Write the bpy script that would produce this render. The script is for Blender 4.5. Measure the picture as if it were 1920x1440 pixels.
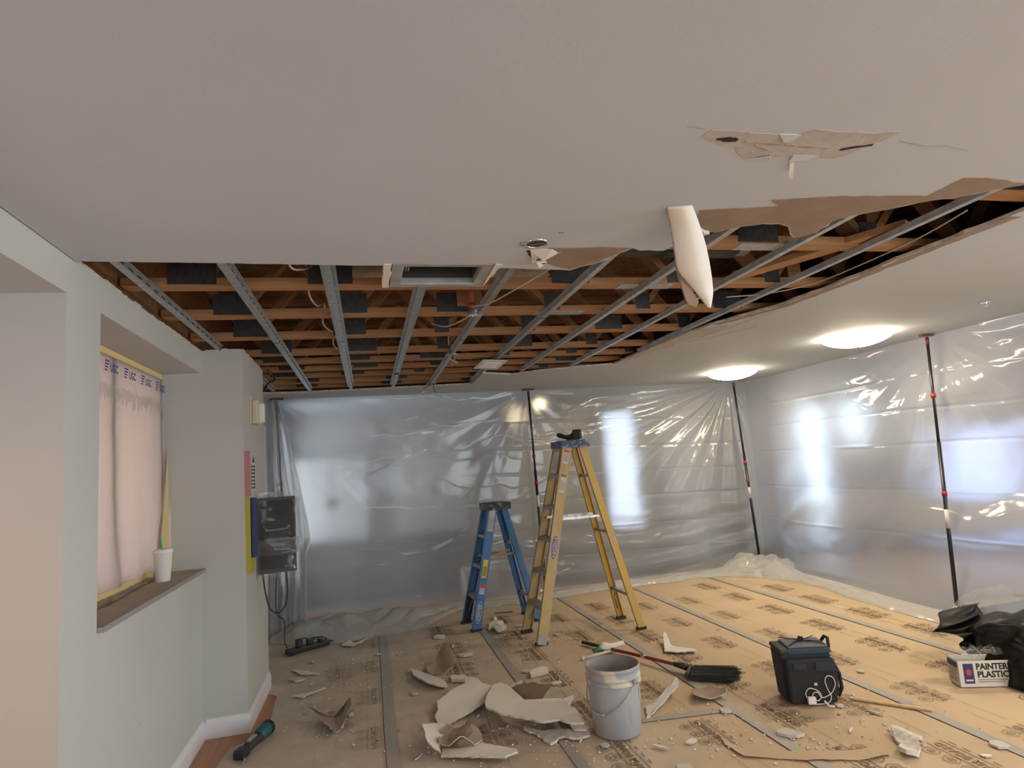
import bpy, bmesh, math, random
import numpy as np
from mathutils import Vector, Matrix, Euler

for o in list(bpy.data.objects):
    bpy.data.objects.remove(o, do_unlink=True)
SC = bpy.context.scene
COL = SC.collection
random.seed(7)
PI = math.pi

# ------------------------------------------------------------------ camera
cam_data = bpy.data.cameras.new('camera')
cam_data.sensor_width = 36.0
cam_data.lens = 36.0 * 1153.509 / 1920.0
cam_data.clip_start = 0.05
cam = bpy.data.objects.new('camera', cam_data)
COL.objects.link(cam)
RX = Vector((0.97152053, -0.22545315, -0.07292966))
UP = Vector((0.04137514, -0.14164566, 0.98905238))
FW = Vector((0.23331514, 0.96390216, 0.12828352))
cam.matrix_world = Matrix(((RX.x, UP.x, -FW.x, 0.0), (RX.y, UP.y, -FW.y, 0.0), (RX.z, UP.z, -FW.z, 1.55), (0, 0, 0, 1)))
SC.camera = cam

# ------------------------------------------------------------------ world, view
world = bpy.data.worlds.new('sky'); SC.world = world; world.use_nodes = True
wb = world.node_tree.nodes['Background']
wb.inputs[0].default_value = (0.62, 0.74, 1.0, 1); wb.inputs[1].default_value = 1.0
SC.view_settings.view_transform = 'Standard'; SC.view_settings.look = 'None'
SC.view_settings.gamma = 1.0; SC.view_settings.use_curve_mapping = False
SC.view_settings.exposure = 0.56
SC.cycles.max_bounces = 7; SC.cycles.diffuse_bounces = 4; SC.cycles.use_adaptive_sampling = True; SC.cycles.adaptive_threshold = 0.02; SC.cycles.glossy_bounces = 3
SC.cycles.transmission_bounces = 5; SC.cycles.transparent_max_bounces = 8
SC.cycles.caustics_reflective = False; SC.cycles.caustics_refractive = False
SC.cycles.sample_clamp_indirect = 4.0

def area(name, loc, target, size, power, color=(1, 1, 1), spread=180):
    d = bpy.data.lights.new(name, 'AREA'); d.shape = 'RECTANGLE'
    d.size, d.size_y = size; d.energy = power; d.color = color; d.spread = math.radians(spread)
    o = bpy.data.objects.new(name, d); COL.objects.link(o); o.location = loc
    o.rotation_euler = (Vector(target) - Vector(loc)).to_track_quat('-Z', 'Y').to_euler()
    return o

# daylight at the windows; the unseen front and near-side ones are added fill
area('added_front_fill_a', (1.6, -3.25, 1.35), (1.6, 0, 1.35), (2.2, 1.6), 26, (0.90, 0.96, 1.0))  # fill from behind the camera, added at an assumed window
area('added_front_fill_b', (4.4, -3.25, 1.35), (4.4, 0, 1.35), (2.2, 1.6), 75, (0.90, 0.96, 1.0))  # second added fill behind the camera, right half
area('added_near_side_fill', (9.85, -0.3, 1.3), (0, -0.3, 1.3), (3.4, 1.7), 300, (0.88, 0.94, 1.0))  # added fill from the near right, brightens left wall and ceiling
area('daylight_niche_window', (-1.62, 3.6, 1.65), (0, 3.6, 1.65), (1.4, 1.1), 6.5, (1.0, 0.58, 0.34))
area('daylight_alcove_window', (-2.35, 1.25, 1.6), (-1.35, 1.45, 0.0), (1.2, 1.0), 16, (1.0, 0.42, 0.10))
area('daylight_back_door', (7.95, 9.35, 1.1), (7.95, 0, 1.1), (0.7, 2.0), 9, (0.66, 0.84, 1.0))
area('daylight_back_window', (8.95, 9.35, 1.78), (8.95, 0, 1.78), (0.75, 0.8), 4, (0.78, 0.90, 1.0))
area('daylight_side_window', (9.85, 7.5, 0.95), (0, 7.5, 0.95), (1.5, 1.3), 5, (0.26, 0.40, 1.0))
area('daylight_hall_window', (3.78, 9.35, 1.4), (3.78, 0, 1.4), (0.6, 1.7), 1.6, (0.80, 0.90, 1.0))
area('daylight_back_left_window', (-1.40, 8.25, 1.25), (0, 8.25, 1.25), (1.0, 1.9), 20, (0.92, 0.97, 1.0))

# ------------------------------------------------------------------ helpers: materials
def srgb(r, g, b):
    f = lambda c: (c / 255 / 12.92) if c / 255 <= 0.04045 else ((c / 255 + 0.055) / 1.055) ** 2.4
    return (f(r), f(g), f(b), 1.0)

MATS = {}
def mat(name, color, rough=0.6, metal=0.0, color2=None, scale=6.0, stretch=(1, 1, 1), contrast=(0.35, 0.65),
        bump=0.0, bscale=40.0, spec=0.5, coat=0.0, detail=4.0, transmission=0.0, alpha=1.0):
    m = bpy.data.materials.new(name); m.use_nodes = True
    nt = m.node_tree; n = nt.nodes; l = nt.links
    p = n['Principled BSDF']
    p.inputs['Base Color'].default_value = color
    p.inputs['Roughness'].default_value = rough
    p.inputs['Metallic'].default_value = metal
    p.inputs['Specular IOR Level'].default_value = spec
    p.inputs['Coat Weight'].default_value = coat
    p.inputs['Transmission Weight'].default_value = transmission
    p.inputs['Alpha'].default_value = alpha
    tc = n.new('ShaderNodeTexCoord'); mp = n.new('ShaderNodeMapping')
    mp.inputs['Scale'].default_value = stretch
    l.new(tc.outputs['Object'], mp.inputs['Vector'])
    if color2 is not None:
        nz = n.new('ShaderNodeTexNoise'); nz.inputs['Scale'].default_value = scale
        nz.inputs['Detail'].default_value = detail
        l.new(mp.outputs['Vector'], nz.inputs['Vector'])
        cr = n.new('ShaderNodeValToRGB')
        cr.color_ramp.elements[0].position = contrast[0]; cr.color_ramp.elements[0].color = color
        cr.color_ramp.elements[1].position = contrast[1]; cr.color_ramp.elements[1].color = color2
        l.new(nz.outputs['Fac'], cr.inputs['Fac'])
        l.new(cr.outputs['Color'], p.inputs['Base Color'])
    if bump > 0:
        nb = n.new('ShaderNodeTexNoise'); nb.inputs['Scale'].default_value = bscale
        nb.inputs['Detail'].default_value = 5
        l.new(mp.outputs['Vector'], nb.inputs['Vector'])
        bp = n.new('ShaderNodeBump'); bp.inputs['Strength'].default_value = bump
        bp.inputs['Distance'].default_value = 0.01
        l.new(nb.outputs['Fac'], bp.inputs['Height']); l.new(bp.outputs['Normal'], p.inputs['Normal'])
    MATS[name] = m
    return m

def emit(name, color, strength):
    m = bpy.data.materials.new(name); m.use_nodes = True
    nt = m.node_tree; nt.nodes.clear()
    e = nt.nodes.new('ShaderNodeEmission'); e.inputs[0].default_value = color; e.inputs[1].default_value = strength
    o = nt.nodes.new('ShaderNodeOutputMaterial'); nt.links.new(e.outputs[0], o.inputs[0])
    MATS[name] = m
    return m

def film(name, haze=0.45, tint=(0.86, 0.86, 0.87, 1), rough=0.30, ior=1.08, gloss_rough=0.16, gloss=0.55, back=0.5, bump=0.0, clear=False, crinkle=0.0, cscale=1.6, cst=(0.45, 0.45, 2.6)):
    """thin plastic sheet: blurred see-through + milky scatter + glossy surface"""
    m = bpy.data.materials.new(name); m.use_nodes = True
    nt = m.node_tree; n = nt.nodes; l = nt.links; n.clear()
    out = n.new('ShaderNodeOutputMaterial')
    if clear:
        rf = n.new('ShaderNodeBsdfTransparent'); rf.inputs[0].default_value = (0.97, 0.97, 0.97, 1)
    else:
        rf = n.new('ShaderNodeBsdfRefraction'); rf.inputs['Color'].default_value = (0.96, 0.96, 0.97, 1)
        rf.inputs['Roughness'].default_value = rough; rf.inputs['IOR'].default_value = ior
    tr = n.new('ShaderNodeBsdfTranslucent'); tr.inputs['Color'].default_value = tint
    df = n.new('ShaderNodeBsdfDiffuse'); df.inputs['Color'].default_value = tint
    sc = n.new('ShaderNodeMixShader'); sc.inputs[0].default_value = back
    l.new(tr.outputs[0], sc.inputs[1]); l.new(df.outputs[0], sc.inputs[2])
    body = n.new('ShaderNodeMixShader')
    tc = n.new('ShaderNodeTexCoord')
    nz = n.new('ShaderNodeTexNoise'); nz.inputs['Scale'].default_value = 1.6; nz.inputs['Detail'].default_value = 5
    l.new(tc.outputs['Object'], nz.inputs['Vector'])
    mr = n.new('ShaderNodeMapRange'); mr.inputs['To Min'].default_value = max(haze - 0.10, 0.0); mr.inputs['To Max'].default_value = haze + 0.10
    l.new(nz.outputs['Fac'], mr.inputs['Value']); l.new(mr.outputs['Result'], body.inputs[0])
    l.new(rf.outputs[0], body.inputs[1]); l.new(sc.outputs[0], body.inputs[2])
    gl = n.new('ShaderNodeBsdfGlossy'); gl.inputs['Roughness'].default_value = gloss_rough
    gl.inputs['Color'].default_value = (1, 1, 1, 1)
    lw = n.new('ShaderNodeLayerWeight'); lw.inputs['Blend'].default_value = 0.25
    mu = n.new('ShaderNodeMath'); mu.operation = 'MULTIPLY'; mu.inputs[1].default_value = gloss
    ad = n.new('ShaderNodeMath'); ad.operation = 'ADD'; ad.inputs[1].default_value = 0.02; ad.use_clamp = True
    l.new(lw.outputs['Fresnel'], mu.inputs[0]); l.new(mu.outputs[0], ad.inputs[0])
    fin = n.new('ShaderNodeMixShader'); l.new(ad.outputs[0], fin.inputs[0])
    l.new(body.outputs[0], fin.inputs[1]); l.new(gl.outputs[0], fin.inputs[2])
    if crinkle > 0:
        mpn = n.new('ShaderNodeMapping'); mpn.inputs['Scale'].default_value = cst
        dn = n.new('ShaderNodeTexNoise'); dn.inputs['Scale'].default_value = 1.3; dn.inputs['Detail'].default_value = 2
        l.new(tc.outputs['Object'], dn.inputs['Vector'])
        dv = n.new('ShaderNodeVectorMath'); dv.operation = 'MULTIPLY_ADD'; dv.inputs[1].default_value = (0.5, 0.5, 0.5)
        l.new(dn.outputs['Color'], dv.inputs[0]); l.new(tc.outputs['Object'], dv.inputs[2]); l.new(dv.outputs[0], mpn.inputs['Vector'])
        vo = n.new('ShaderNodeTexVoronoi'); vo.feature = 'DISTANCE_TO_EDGE'; vo.inputs['Scale'].default_value = cscale
        l.new(mpn.outputs[0], vo.inputs['Vector'])
        vr = n.new('ShaderNodeMapRange'); vr.inputs['From Max'].default_value = 0.06; vr.interpolation_type = 'SMOOTHSTEP'
        l.new(vo.outputs['Distance'], vr.inputs['Value'])
        cb_n = n.new('ShaderNodeBump'); cb_n.inputs['Strength'].default_value = crinkle; cb_n.inputs['Distance'].default_value = 0.012; cb_n.invert = True
        l.new(vr.outputs['Result'], cb_n.inputs['Height'])
        for s in (gl, df, tr): l.new(cb_n.outputs['Normal'], s.inputs['Normal'])
    if bump > 0:
        nb = n.new('ShaderNodeTexNoise'); nb.inputs['Scale'].default_value = 9; nb.inputs['Detail'].default_value = 3
        l.new(tc.outputs['Object'], nb.inputs['Vector'])
        bp = n.new('ShaderNodeBump'); bp.inputs['Strength'].default_value = bump; bp.inputs['Distance'].default_value = 0.02
        l.new(nb.outputs['Fac'], bp.inputs['Height'])
        for s in (gl, df, tr): l.new(bp.outputs['Normal'], s.inputs['Normal'])
    l.new(fin.outputs[0], out.inputs[0])
    MATS[name] = m
    return m

# ------------------------------------------------------------------ helpers: meshes
class MB:
    def __init__(s): s.v = []; s.f = []; s.m = []
    def add(s, verts, faces, mi=0):
        b = len(s.v); s.v += [tuple(v) for v in verts]
        s.f += [tuple(b + i for i in f) for f in faces]; s.m += [mi] * len(faces)
        return s
    def box(s, x0, x1, y0, y1, z0, z1, mi=0):
        return s.add([(x0, y0, z0), (x1, y0, z0), (x1, y1, z0), (x0, y1, z0), (x0, y0, z1), (x1, y0, z1), (x1, y1, z1), (x0, y1, z1)],
                     [(0, 3, 2, 1), (4, 5, 6, 7), (0, 1, 5, 4), (1, 2, 6, 5), (2, 3, 7, 6), (3, 0, 4, 7)], mi)
    def obox(s, M, x0, x1, y0, y1, z0, z1, mi=0):
        k = MB().box(x0, x1, y0, y1, z0, z1)
        return s.add([M @ Vector(p) for p in k.v], k.f, mi)
    def bar(s, a, b, w, t, up=(0, 0, 1), mi=0):
        """rectangular bar a->b, w across (perpendicular to up), t along up"""
        a = Vector(a); b = Vector(b); d = (b - a).normalized(); u = Vector(up)
        r = d.cross(u)
        if r.length < 1e-5: r = d.cross(Vector((1, 0, 0)))
        r.normalize(); u = r.cross(d).normalized()
        c = [(-w / 2, -t / 2), (w / 2, -t / 2), (w / 2, t / 2), (-w / 2, t / 2)]
        vs = [a + r * p + u * q for p, q in c] + [b + r * p + u * q for p, q in c]
        return s.add(vs, [(0, 1, 2, 3), (7, 6, 5, 4), (0, 4, 5, 1), (1, 5, 6, 2), (2, 6, 7, 3), (3, 7, 4, 0)], mi)
    def tube(s, pts, r, n=8, mi=0, cap=True, radii=None):
        pts = [Vector(p) for p in pts]; rings = []; prev = None
        for i, p in enumerate(pts):
            d = (pts[min(i + 1, len(pts) - 1)] - pts[max(i - 1, 0)]).normalized()
            if prev is None:
                u = d.orthogonal().normalized()
            else:
                u = (prev - d * prev.dot(d))
                u = u.normalized() if u.length > 1e-6 else d.orthogonal().normalized()
            prev = u; w = d.cross(u); rr = radii[i] if radii else r
            rings.append([p + (u * math.cos(2 * PI * k / n) + w * math.sin(2 * PI * k / n)) * rr for k in range(n)])
        vs = [q for ring in rings for q in ring]; fs = []
        for i in range(len(rings) - 1):
            for k in range(n):
                k2 = (k + 1) % n
                fs.append((i * n + k, i * n + k2, (i + 1) * n + k2, (i + 1) * n + k))
        if cap:
            fs.append(tuple(range(n - 1, -1, -1))); fs.append(tuple(range((len(rings) - 1) * n, len(rings) * n)))
        return s.add(vs, fs, mi)
    def lathe(s, prof, n=32, c=(0, 0, 0), mi=0, close=False):
        vs = [(c[0] + r * math.cos(2 * PI * k / n), c[1] + r * math.sin(2 * PI * k / n), c[2] + z) for r, z in prof for k in range(n)]
        fs = []
        for i in range(len(prof) - 1):
            for k in range(n):
                k2 = (k + 1) % n
                fs.append((i * n + k, i * n + k2, (i + 1) * n + k2, (i + 1) * n + k))
        if close:
            fs.append(tuple(range(n - 1, -1, -1))); fs.append(tuple(range((len(prof) - 1) * n, len(prof) * n)))
        return s.add(vs, fs, mi)
    def prism(s, poly, z0, z1, mi=0, mside=None, mtop=None):
        bm = bmesh.new(); vs = [bm.verts.new((x, y, 0)) for x, y in poly]
        f = bm.faces.new(vs); f.normal_update()
        if f.normal.z < 0: f.normal_flip()
        bmesh.ops.triangulate(bm, faces=[f]); bm.verts.index_update()
        tris = [[v.index for v in q.verts] for q in bm.faces]; bm.free()
        n = len(poly); b = len(s.v)
        s.v += [(x, y, z0) for x, y in poly] + [(x, y, z1) for x, y in poly]
        ar = sum(poly[i][0] * poly[(i + 1) % n][1] - poly[(i + 1) % n][0] * poly[i][1] for i in range(n))
        for t in tris:
            s.f.append(tuple(b + i for i in t[::-1])); s.m.append(mi)
            s.f.append(tuple(b + n + i for i in t)); s.m.append(mi if mtop is None else mtop)
        for i in range(n):
            j = (i + 1) % n
            q = (b + i, b + j, b + n + j, b + n + i)
            s.f.append(q if ar > 0 else q[::-1]); s.m.append(mi if mside is None else mside)
        return s
    def mesh(s, name, mats, smooth=False, weld=False):
        me = bpy.data.meshes.new(name); me.from_pydata(s.v, [], s.f)
        if not isinstance(mats, (list, tuple)): mats = [mats]
        for m in mats: me.materials.append(MATS[m] if isinstance(m, str) else m)
        if len(mats) > 1: me.polygons.foreach_set('material_index', s.m)
        if weld:
            bm = bmesh.new(); bm.from_mesh(me); bmesh.ops.remove_doubles(bm, verts=bm.verts, dist=1e-5); bm.to_mesh(me); bm.free()
        if smooth: me.shade_smooth()
        me.validate(); me.update()
        return me
    def build(s, name, mats, parent=None, loc=None, smooth=False, bevel=0.0, weld=False):
        o = bpy.data.objects.new(name, s.mesh(name, mats, smooth, weld)); COL.objects.link(o)
        if parent is not None: o.parent = parent
        if loc is not None: o.location = loc
        if bevel > 0:
            b = o.modifiers.new('bevel', 'BEVEL'); b.width = bevel; b.segments = 2; b.limit_method = 'ANGLE'; b.angle_limit = math.radians(40)
        return o

def tag(o, label, cat, group=None, kind=None):
    o['label'] = label; o['category'] = cat
    if group: o['group'] = group
    if kind: o['kind'] = kind
    return o
def thing(name, loc, label, cat, rz=0.0, group=None):
    o = bpy.data.objects.new(name, None); COL.objects.link(o); o.empty_display_size = 0.05
    o.location = loc; o.rotation_euler = (0, 0, rz)
    return tag(o, label, cat, group)
def struct(o, label=None, cat=None):
    o['kind'] = 'structure'
    if label: o['label'] = label
    if cat: o['category'] = cat
    return o
def link_mesh(name, me, parent, loc=(0, 0, 0), rot=(0, 0, 0), label=None):
    o = bpy.data.objects.new(name, me); COL.objects.link(o); o.parent = parent
    o.location = loc; o.rotation_euler = rot
    if label: o['label'] = label
    return o
def local_meshes(mb, pts):
    return [(x, y) for x, y in pts]

# value noise, vectorised
def vnoise(x, y, seed=0):
    x = np.asarray(x, float); y = np.asarray(y, float)
    xi = np.floor(x).astype(np.int64); yi = np.floor(y).astype(np.int64); xf = x - xi; yf = y - yi
    def h(a, b):
        n = (a * 374761393 + b * 668265263 + seed * 974634777) & 0xffffffff
        n = ((n ^ (n >> 13)) * 1274126177) & 0xffffffff
        return ((n ^ (n >> 16)) & 0xffff) / 65535.0
    u = xf * xf * (3 - 2 * xf); v = yf * yf * (3 - 2 * yf)
    return (h(xi, yi) * (1 - u) + h(xi + 1, yi) * u) * (1 - v) + (h(xi, yi + 1) * (1 - u) + h(xi + 1, yi + 1) * u) * v
def fbm(x, y, seed=0, o=4):
    t = 0; a = 0.5; s = 0
    for k in range(o):
        t = t + a * (vnoise(x * 2 ** k, y * 2 ** k, seed + k) - 0.5); s += a; a *= 0.5
    return t / s * 2
def jag(pts, amp, step=0.06, seed=1, closed=False):
    """subdivide a polyline and roughen it"""
    rnd = random.Random(seed); out = []
    n = len(pts)
    for i in range(n if closed else n - 1):
        a = Vector(pts[i]); b = Vector(pts[(i + 1) % n]); k = max(1, int((b - a).length / step))
        for q in range(k):
            p = a.lerp(b, q / k)
            if q > 0:
                p = p + Vector((rnd.uniform(-amp, amp), rnd.uniform(-amp, amp)))
            out.append((p.x, p.y))
    if not closed: out.append(tuple(pts[-1]))
    return out
def grid_mesh(P, flip=False):
    """P: array (nu, nv, 3)"""
    nu, nv = P.shape[:2]
    b = MB(); b.v = [tuple(p) for p in P.reshape(-1, 3)]
    I = np.arange(nu * nv).reshape(nu, nv)
    q = np.stack([I[:-1, :-1], I[1:, :-1], I[1:, 1:], I[:-1, 1:]], -1).reshape(-1, 4)
    if flip: q = q[:, ::-1]
    b.f = [tuple(int(t) for t in r) for r in q]; b.m = [0] * len(b.f)
    return b
def text_mesh(txt, size, m, name='printed_lettering', extrude=0.0, bold=0.0, align='CENTER'):
    c = bpy.data.curves.new('t', 'FONT'); c.body = txt; c.size = size; c.align_x = align; c.align_y = 'CENTER'
    c.resolution_u = 2; c.extrude = extrude; c.offset = bold
    o = bpy.data.objects.new('t', c); COL.objects.link(o)
    dg = bpy.context.evaluated_depsgraph_get(); dg.update()
    me = bpy.data.meshes.new_from_object(o.evaluated_get(dg)); me.name = name
    bpy.data.objects.remove(o, do_unlink=True); bpy.data.curves.remove(c)
    me.materials.clear(); me.materials.append(MATS[m])
    return me
def mb_text(b, txt, size, M, mi=0, bold=0.0, sx=1.0):
    """append flat lettering to a builder"""
    me = text_mesh(txt, size, 'ink_black', bold=bold)
    b.add([M @ Vector((v.co.x * sx, v.co.y, 0)) for v in me.vertices], [tuple(p.vertices) for p in me.polygons], mi)
    bpy.data.meshes.remove(me)

# ------------------------------------------------------------------ materials
mat('ceiling_paint', (0.605, 0.655, 0.715, 1), 0.75, color2=(0.575, 0.622, 0.68, 1), scale=1.3, bump=0.06, bscale=60)
mat('wall_paint', (0.57, 0.58, 0.555, 1), 0.6, color2=(0.53, 0.54, 0.515, 1), scale=1.1, bump=0.05, bscale=90)
mat('wall_paint_back', (0.60, 0.59, 0.57, 1), 0.7)
mat('trim_paint', (0.78, 0.78, 0.82, 1), 0.4)
mat('gypsum', (0.76, 0.73, 0.68, 1), 0.9, color2=(0.55, 0.51, 0.45, 1), scale=30, bump=0.4, bscale=120)
mat('board_paper', (0.36, 0.27, 0.20, 1), 0.85, color2=(0.31, 0.23, 0.17, 1), scale=8)
mat('board_white', (0.86, 0.83, 0.77, 1), 0.7, color2=(0.80, 0.76, 0.69, 1), scale=5)
mat('torn_paper', (0.50, 0.475, 0.43, 1), 0.9, color2=(0.58, 0.56, 0.52, 1), scale=9, bump=0.3, bscale=40)
mat('void_dark', (0.03, 0.022, 0.016, 1), 0.9)
mat('laminate', (0.45, 0.19, 0.07, 1), 0.35, color2=(0.36, 0.14, 0.05, 1), scale=3, stretch=(14, 1, 1))
mat('carpet_grey', (0.10, 0.10, 0.11, 1), 0.95)
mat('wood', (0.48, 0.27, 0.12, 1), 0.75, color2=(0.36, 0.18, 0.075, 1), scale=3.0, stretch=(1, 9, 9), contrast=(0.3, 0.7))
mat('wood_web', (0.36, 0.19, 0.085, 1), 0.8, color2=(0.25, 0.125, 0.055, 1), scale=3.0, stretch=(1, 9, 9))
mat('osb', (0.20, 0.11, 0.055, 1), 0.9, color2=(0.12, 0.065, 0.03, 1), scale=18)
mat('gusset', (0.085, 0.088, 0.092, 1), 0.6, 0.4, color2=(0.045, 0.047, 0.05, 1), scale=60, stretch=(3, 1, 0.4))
mat('galvanised', (0.52, 0.54, 0.55, 1), 0.42, 0.75, color2=(0.38, 0.40, 0.41, 1), scale=25, bump=0.05, bscale=50)
mat('slot_dark', (0.02, 0.02, 0.02, 1), 0.9)
mat('duct_metal', (0.55, 0.56, 0.55, 1), 0.5, 0.5, color2=(0.42, 0.43, 0.42, 1), scale=8)
mat('duct_dark', (0.05, 0.06, 0.055, 1), 0.6)
mat('insulation', (0.50, 0.42, 0.34, 1), 0.95, color2=(0.40, 0.32, 0.25, 1), scale=7, bump=0.4, bscale=20)
mat('pipe_red', (0.42, 0.07, 0.035, 1), 0.5)
mat('chrome', (0.75, 0.76, 0.78, 1), 0.2, 1.0)
mat('cable_white', (0.62, 0.56, 0.46, 1), 0.6)
mat('cable_black', (0.015, 0.015, 0.017, 1), 0.45)
mat('copper', (0.55, 0.27, 0.12, 1), 0.4, 0.9)
mat('white_plastic', (0.78, 0.77, 0.75, 1), 0.45)
mat('beige_plastic', (0.66, 0.60, 0.44, 1), 0.5)
mat('ink_black', (0.03, 0.025, 0.02, 1), 0.8)
mat('ink_brown', (0.16, 0.11, 0.075, 1), 0.85, color2=(0.27, 0.19, 0.12, 1), scale=5)
mat('ink_faint', (0.31, 0.23, 0.16, 1), 0.85)
mat('ink_dusty', (0.40, 0.345, 0.295, 1), 0.85, color2=(0.50, 0.44, 0.385, 1), scale=6)
mat('ink_blue', (0.03, 0.05, 0.25, 1), 0.6)
mat('ink_grey', (0.30, 0.29, 0.30, 1), 0.7)
mat('seam_tape', (0.33, 0.335, 0.335, 1), 0.55, color2=(0.44, 0.385, 0.315, 1), scale=5, stretch=(1, 0.5, 1))
mat('yellow_fg', (0.62, 0.40, 0.05, 1), 0.45, color2=(0.55, 0.38, 0.12, 1), scale=6, stretch=(1, 1, 0.3))
mat('yellow_dusty', (0.56, 0.43, 0.22, 1), 0.6, color2=(0.50, 0.37, 0.16, 1), scale=9)
mat('blue_fg', (0.035, 0.16, 0.42, 1), 0.45, color2=(0.07, 0.19, 0.40, 1), scale=9, contrast=(0.45, 0.75))
mat('blue_cap', (0.03, 0.05, 0.16, 1), 0.5, color2=(0.30, 0.34, 0.45, 1), scale=28, contrast=(0.5, 0.62))
mat('aluminium', (0.42, 0.40, 0.38, 1), 0.5, 0.5, color2=(0.30, 0.27, 0.24, 1), scale=18)
mat('spreader', (0.62, 0.64, 0.66, 1), 0.35, 0.8, color2=(0.40, 0.38, 0.34, 1), scale=40)
mat('brass_worn', (0.48, 0.40, 0.27, 1), 0.5, 0.5, color2=(0.30, 0.16, 0.08, 1), scale=22)
mat('rubber_black', (0.025, 0.025, 0.027, 1), 0.7)
mat('cap_black', (0.02, 0.02, 0.02, 1), 0.55, color2=(0.35, 0.33, 0.31, 1), scale=22, contrast=(0.52, 0.72))
mat('label_white', (0.62, 0.61, 0.60, 1), 0.5)
mat('label_yellow', (0.80, 0.62, 0.03, 1), 0.5)
mat('label_red', (0.50, 0.05, 0.04, 1), 0.5)
mat('bucket_grey', (0.36, 0.39, 0.44, 1), 0.42, color2=(0.41, 0.42, 0.44, 1), scale=9, stretch=(1, 1, 0.25))
mat('bucket_paint', (0.62, 0.58, 0.50, 1), 0.6, color2=(0.36, 0.375, 0.41, 1), scale=9, contrast=(0.44, 0.50))
mat('bucket_inside', (0.25, 0.25, 0.24, 1), 0.6)
mat('label_green', (0.50, 0.55, 0.38, 1), 0.6)
mat('broom_red', (0.19, 0.02, 0.015, 1), 0.4)
mat('bristle', (0.03, 0.03, 0.028, 1), 0.8)
mat('tool_green', (0.02, 0.22, 0.07, 1), 0.5)
mat('cloth_white', (0.80, 0.78, 0.74, 1), 0.9)
mat('cooler_navy', (0.020, 0.026, 0.048, 1), 0.75, bump=0.2, bscale=200)
mat('cooler_black', (0.014, 0.014, 0.016, 1), 0.8, bump=0.2, bscale=200)
mat('cooler_grey', (0.13, 0.15, 0.20, 1), 0.8, bump=0.15, bscale=200)
mat('cooler_olive', (0.05, 0.05, 0.045, 1), 0.8)
mat('cooler_blue', (0.012, 0.06, 0.13, 1), 0.6)
mat('bag_black', (0.009, 0.009, 0.009, 1), 0.45, bump=0.2, bscale=14, spec=0.25)
mat('carton_white', (0.68, 0.65, 0.60, 1), 0.6)
mat('carton_brown', (0.30, 0.19, 0.10, 1), 0.8)
mat('ink_purple', (0.04, 0.035, 0.14, 1), 0.6)
mat('ink_red', (0.45, 0.07, 0.06, 1), 0.6)
mat('pine', (0.66, 0.47, 0.25, 1), 0.6, color2=(0.58, 0.39, 0.19, 1), scale=8, stretch=(1, 10, 10))
mat('black_plastic', (0.018, 0.018, 0.02, 1), 0.45)
mat('screen_black', (0.010, 0.009, 0.009, 1), 0.55, spec=0.2)
mat('pink_paper', (0.55, 0.22, 0.26, 1), 0.8)
mat('yellow_paper', (0.46, 0.40, 0.06, 1), 0.8)
mat('blue_paper', (0.04, 0.06, 0.20, 1), 0.7)
mat('teal', (0.012, 0.10, 0.12, 1), 0.5)
mat('straw_green', (0.04, 0.36, 0.28, 1), 0.5)
mat('cup_white', (0.82, 0.82, 0.80, 1), 0.5)
mat('sill_paper', (0.46, 0.39, 0.32, 1), 0.85, color2=(0.40, 0.33, 0.265, 1), scale=6)
mat('tape_yellow', (0.78, 0.62, 0.30, 1), 0.6)
mat('cabinet_white', (0.74, 0.74, 0.73, 1), 0.5)
mat('sofa_dark', (0.055, 0.055, 0.06, 1), 0.9)
mat('pole_black', (0.012, 0.012, 0.014, 1), 0.35)
mat('pole_red', (0.40, 0.02, 0.02, 1), 0.45)
mat('head_maroon', (0.13, 0.012, 0.012, 1), 0.5)
mat('grip_dark', (0.03, 0.028, 0.028, 1), 0.6)
emit('lamp_glow', (1.0, 0.84, 0.59, 1), 32.0)
emit('downlight_glow', (1.0, 0.80, 0.50, 1), 60.0)
emit('led_panel', (0.75, 0.75, 0.72, 1), 0.35)
film('plastic_sheet', haze=0.42, rough=0.60, ior=1.12, gloss=0.24, gloss_rough=0.11, crinkle=0.10)
film('plastic_heap', haze=0.72, tint=(0.93, 0.93, 0.93, 1), rough=0.5, ior=1.12, gloss=0.34, gloss_rough=0.14, back=0.6, crinkle=0.28, cscale=3.2, cst=(1, 0.6, 1))
film('plastic_wrap', haze=0.10, clear=True, gloss=0.10, gloss_rough=0.10, bump=0.15)
film('window_film', haze=0.88, tint=(0.50, 0.44, 0.40, 1), rough=0.5, gloss=0.2, gloss_rough=0.35, back=0.35, bump=0.3)
def glass(name):
    m = bpy.data.materials.new(name); m.use_nodes = True; nt = m.node_tree; n = nt.nodes; n.clear()
    o = n.new('ShaderNodeOutputMaterial'); t = n.new('ShaderNodeBsdfTransparent'); t.inputs[0].default_value = (0.93, 0.95, 0.95, 1)
    g = n.new('ShaderNodeBsdfGlossy'); g.inputs['Roughness'].default_value = 0.03
    x = n.new('ShaderNodeMixShader'); x.inputs[0].default_value = 0.06
    nt.links.new(t.outputs[0], x.inputs[1]); nt.links.new(g.outputs[0], x.inputs[2]); nt.links.new(x.outputs[0], o.inputs[0]); MATS[name] = m
glass('glass')
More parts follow.
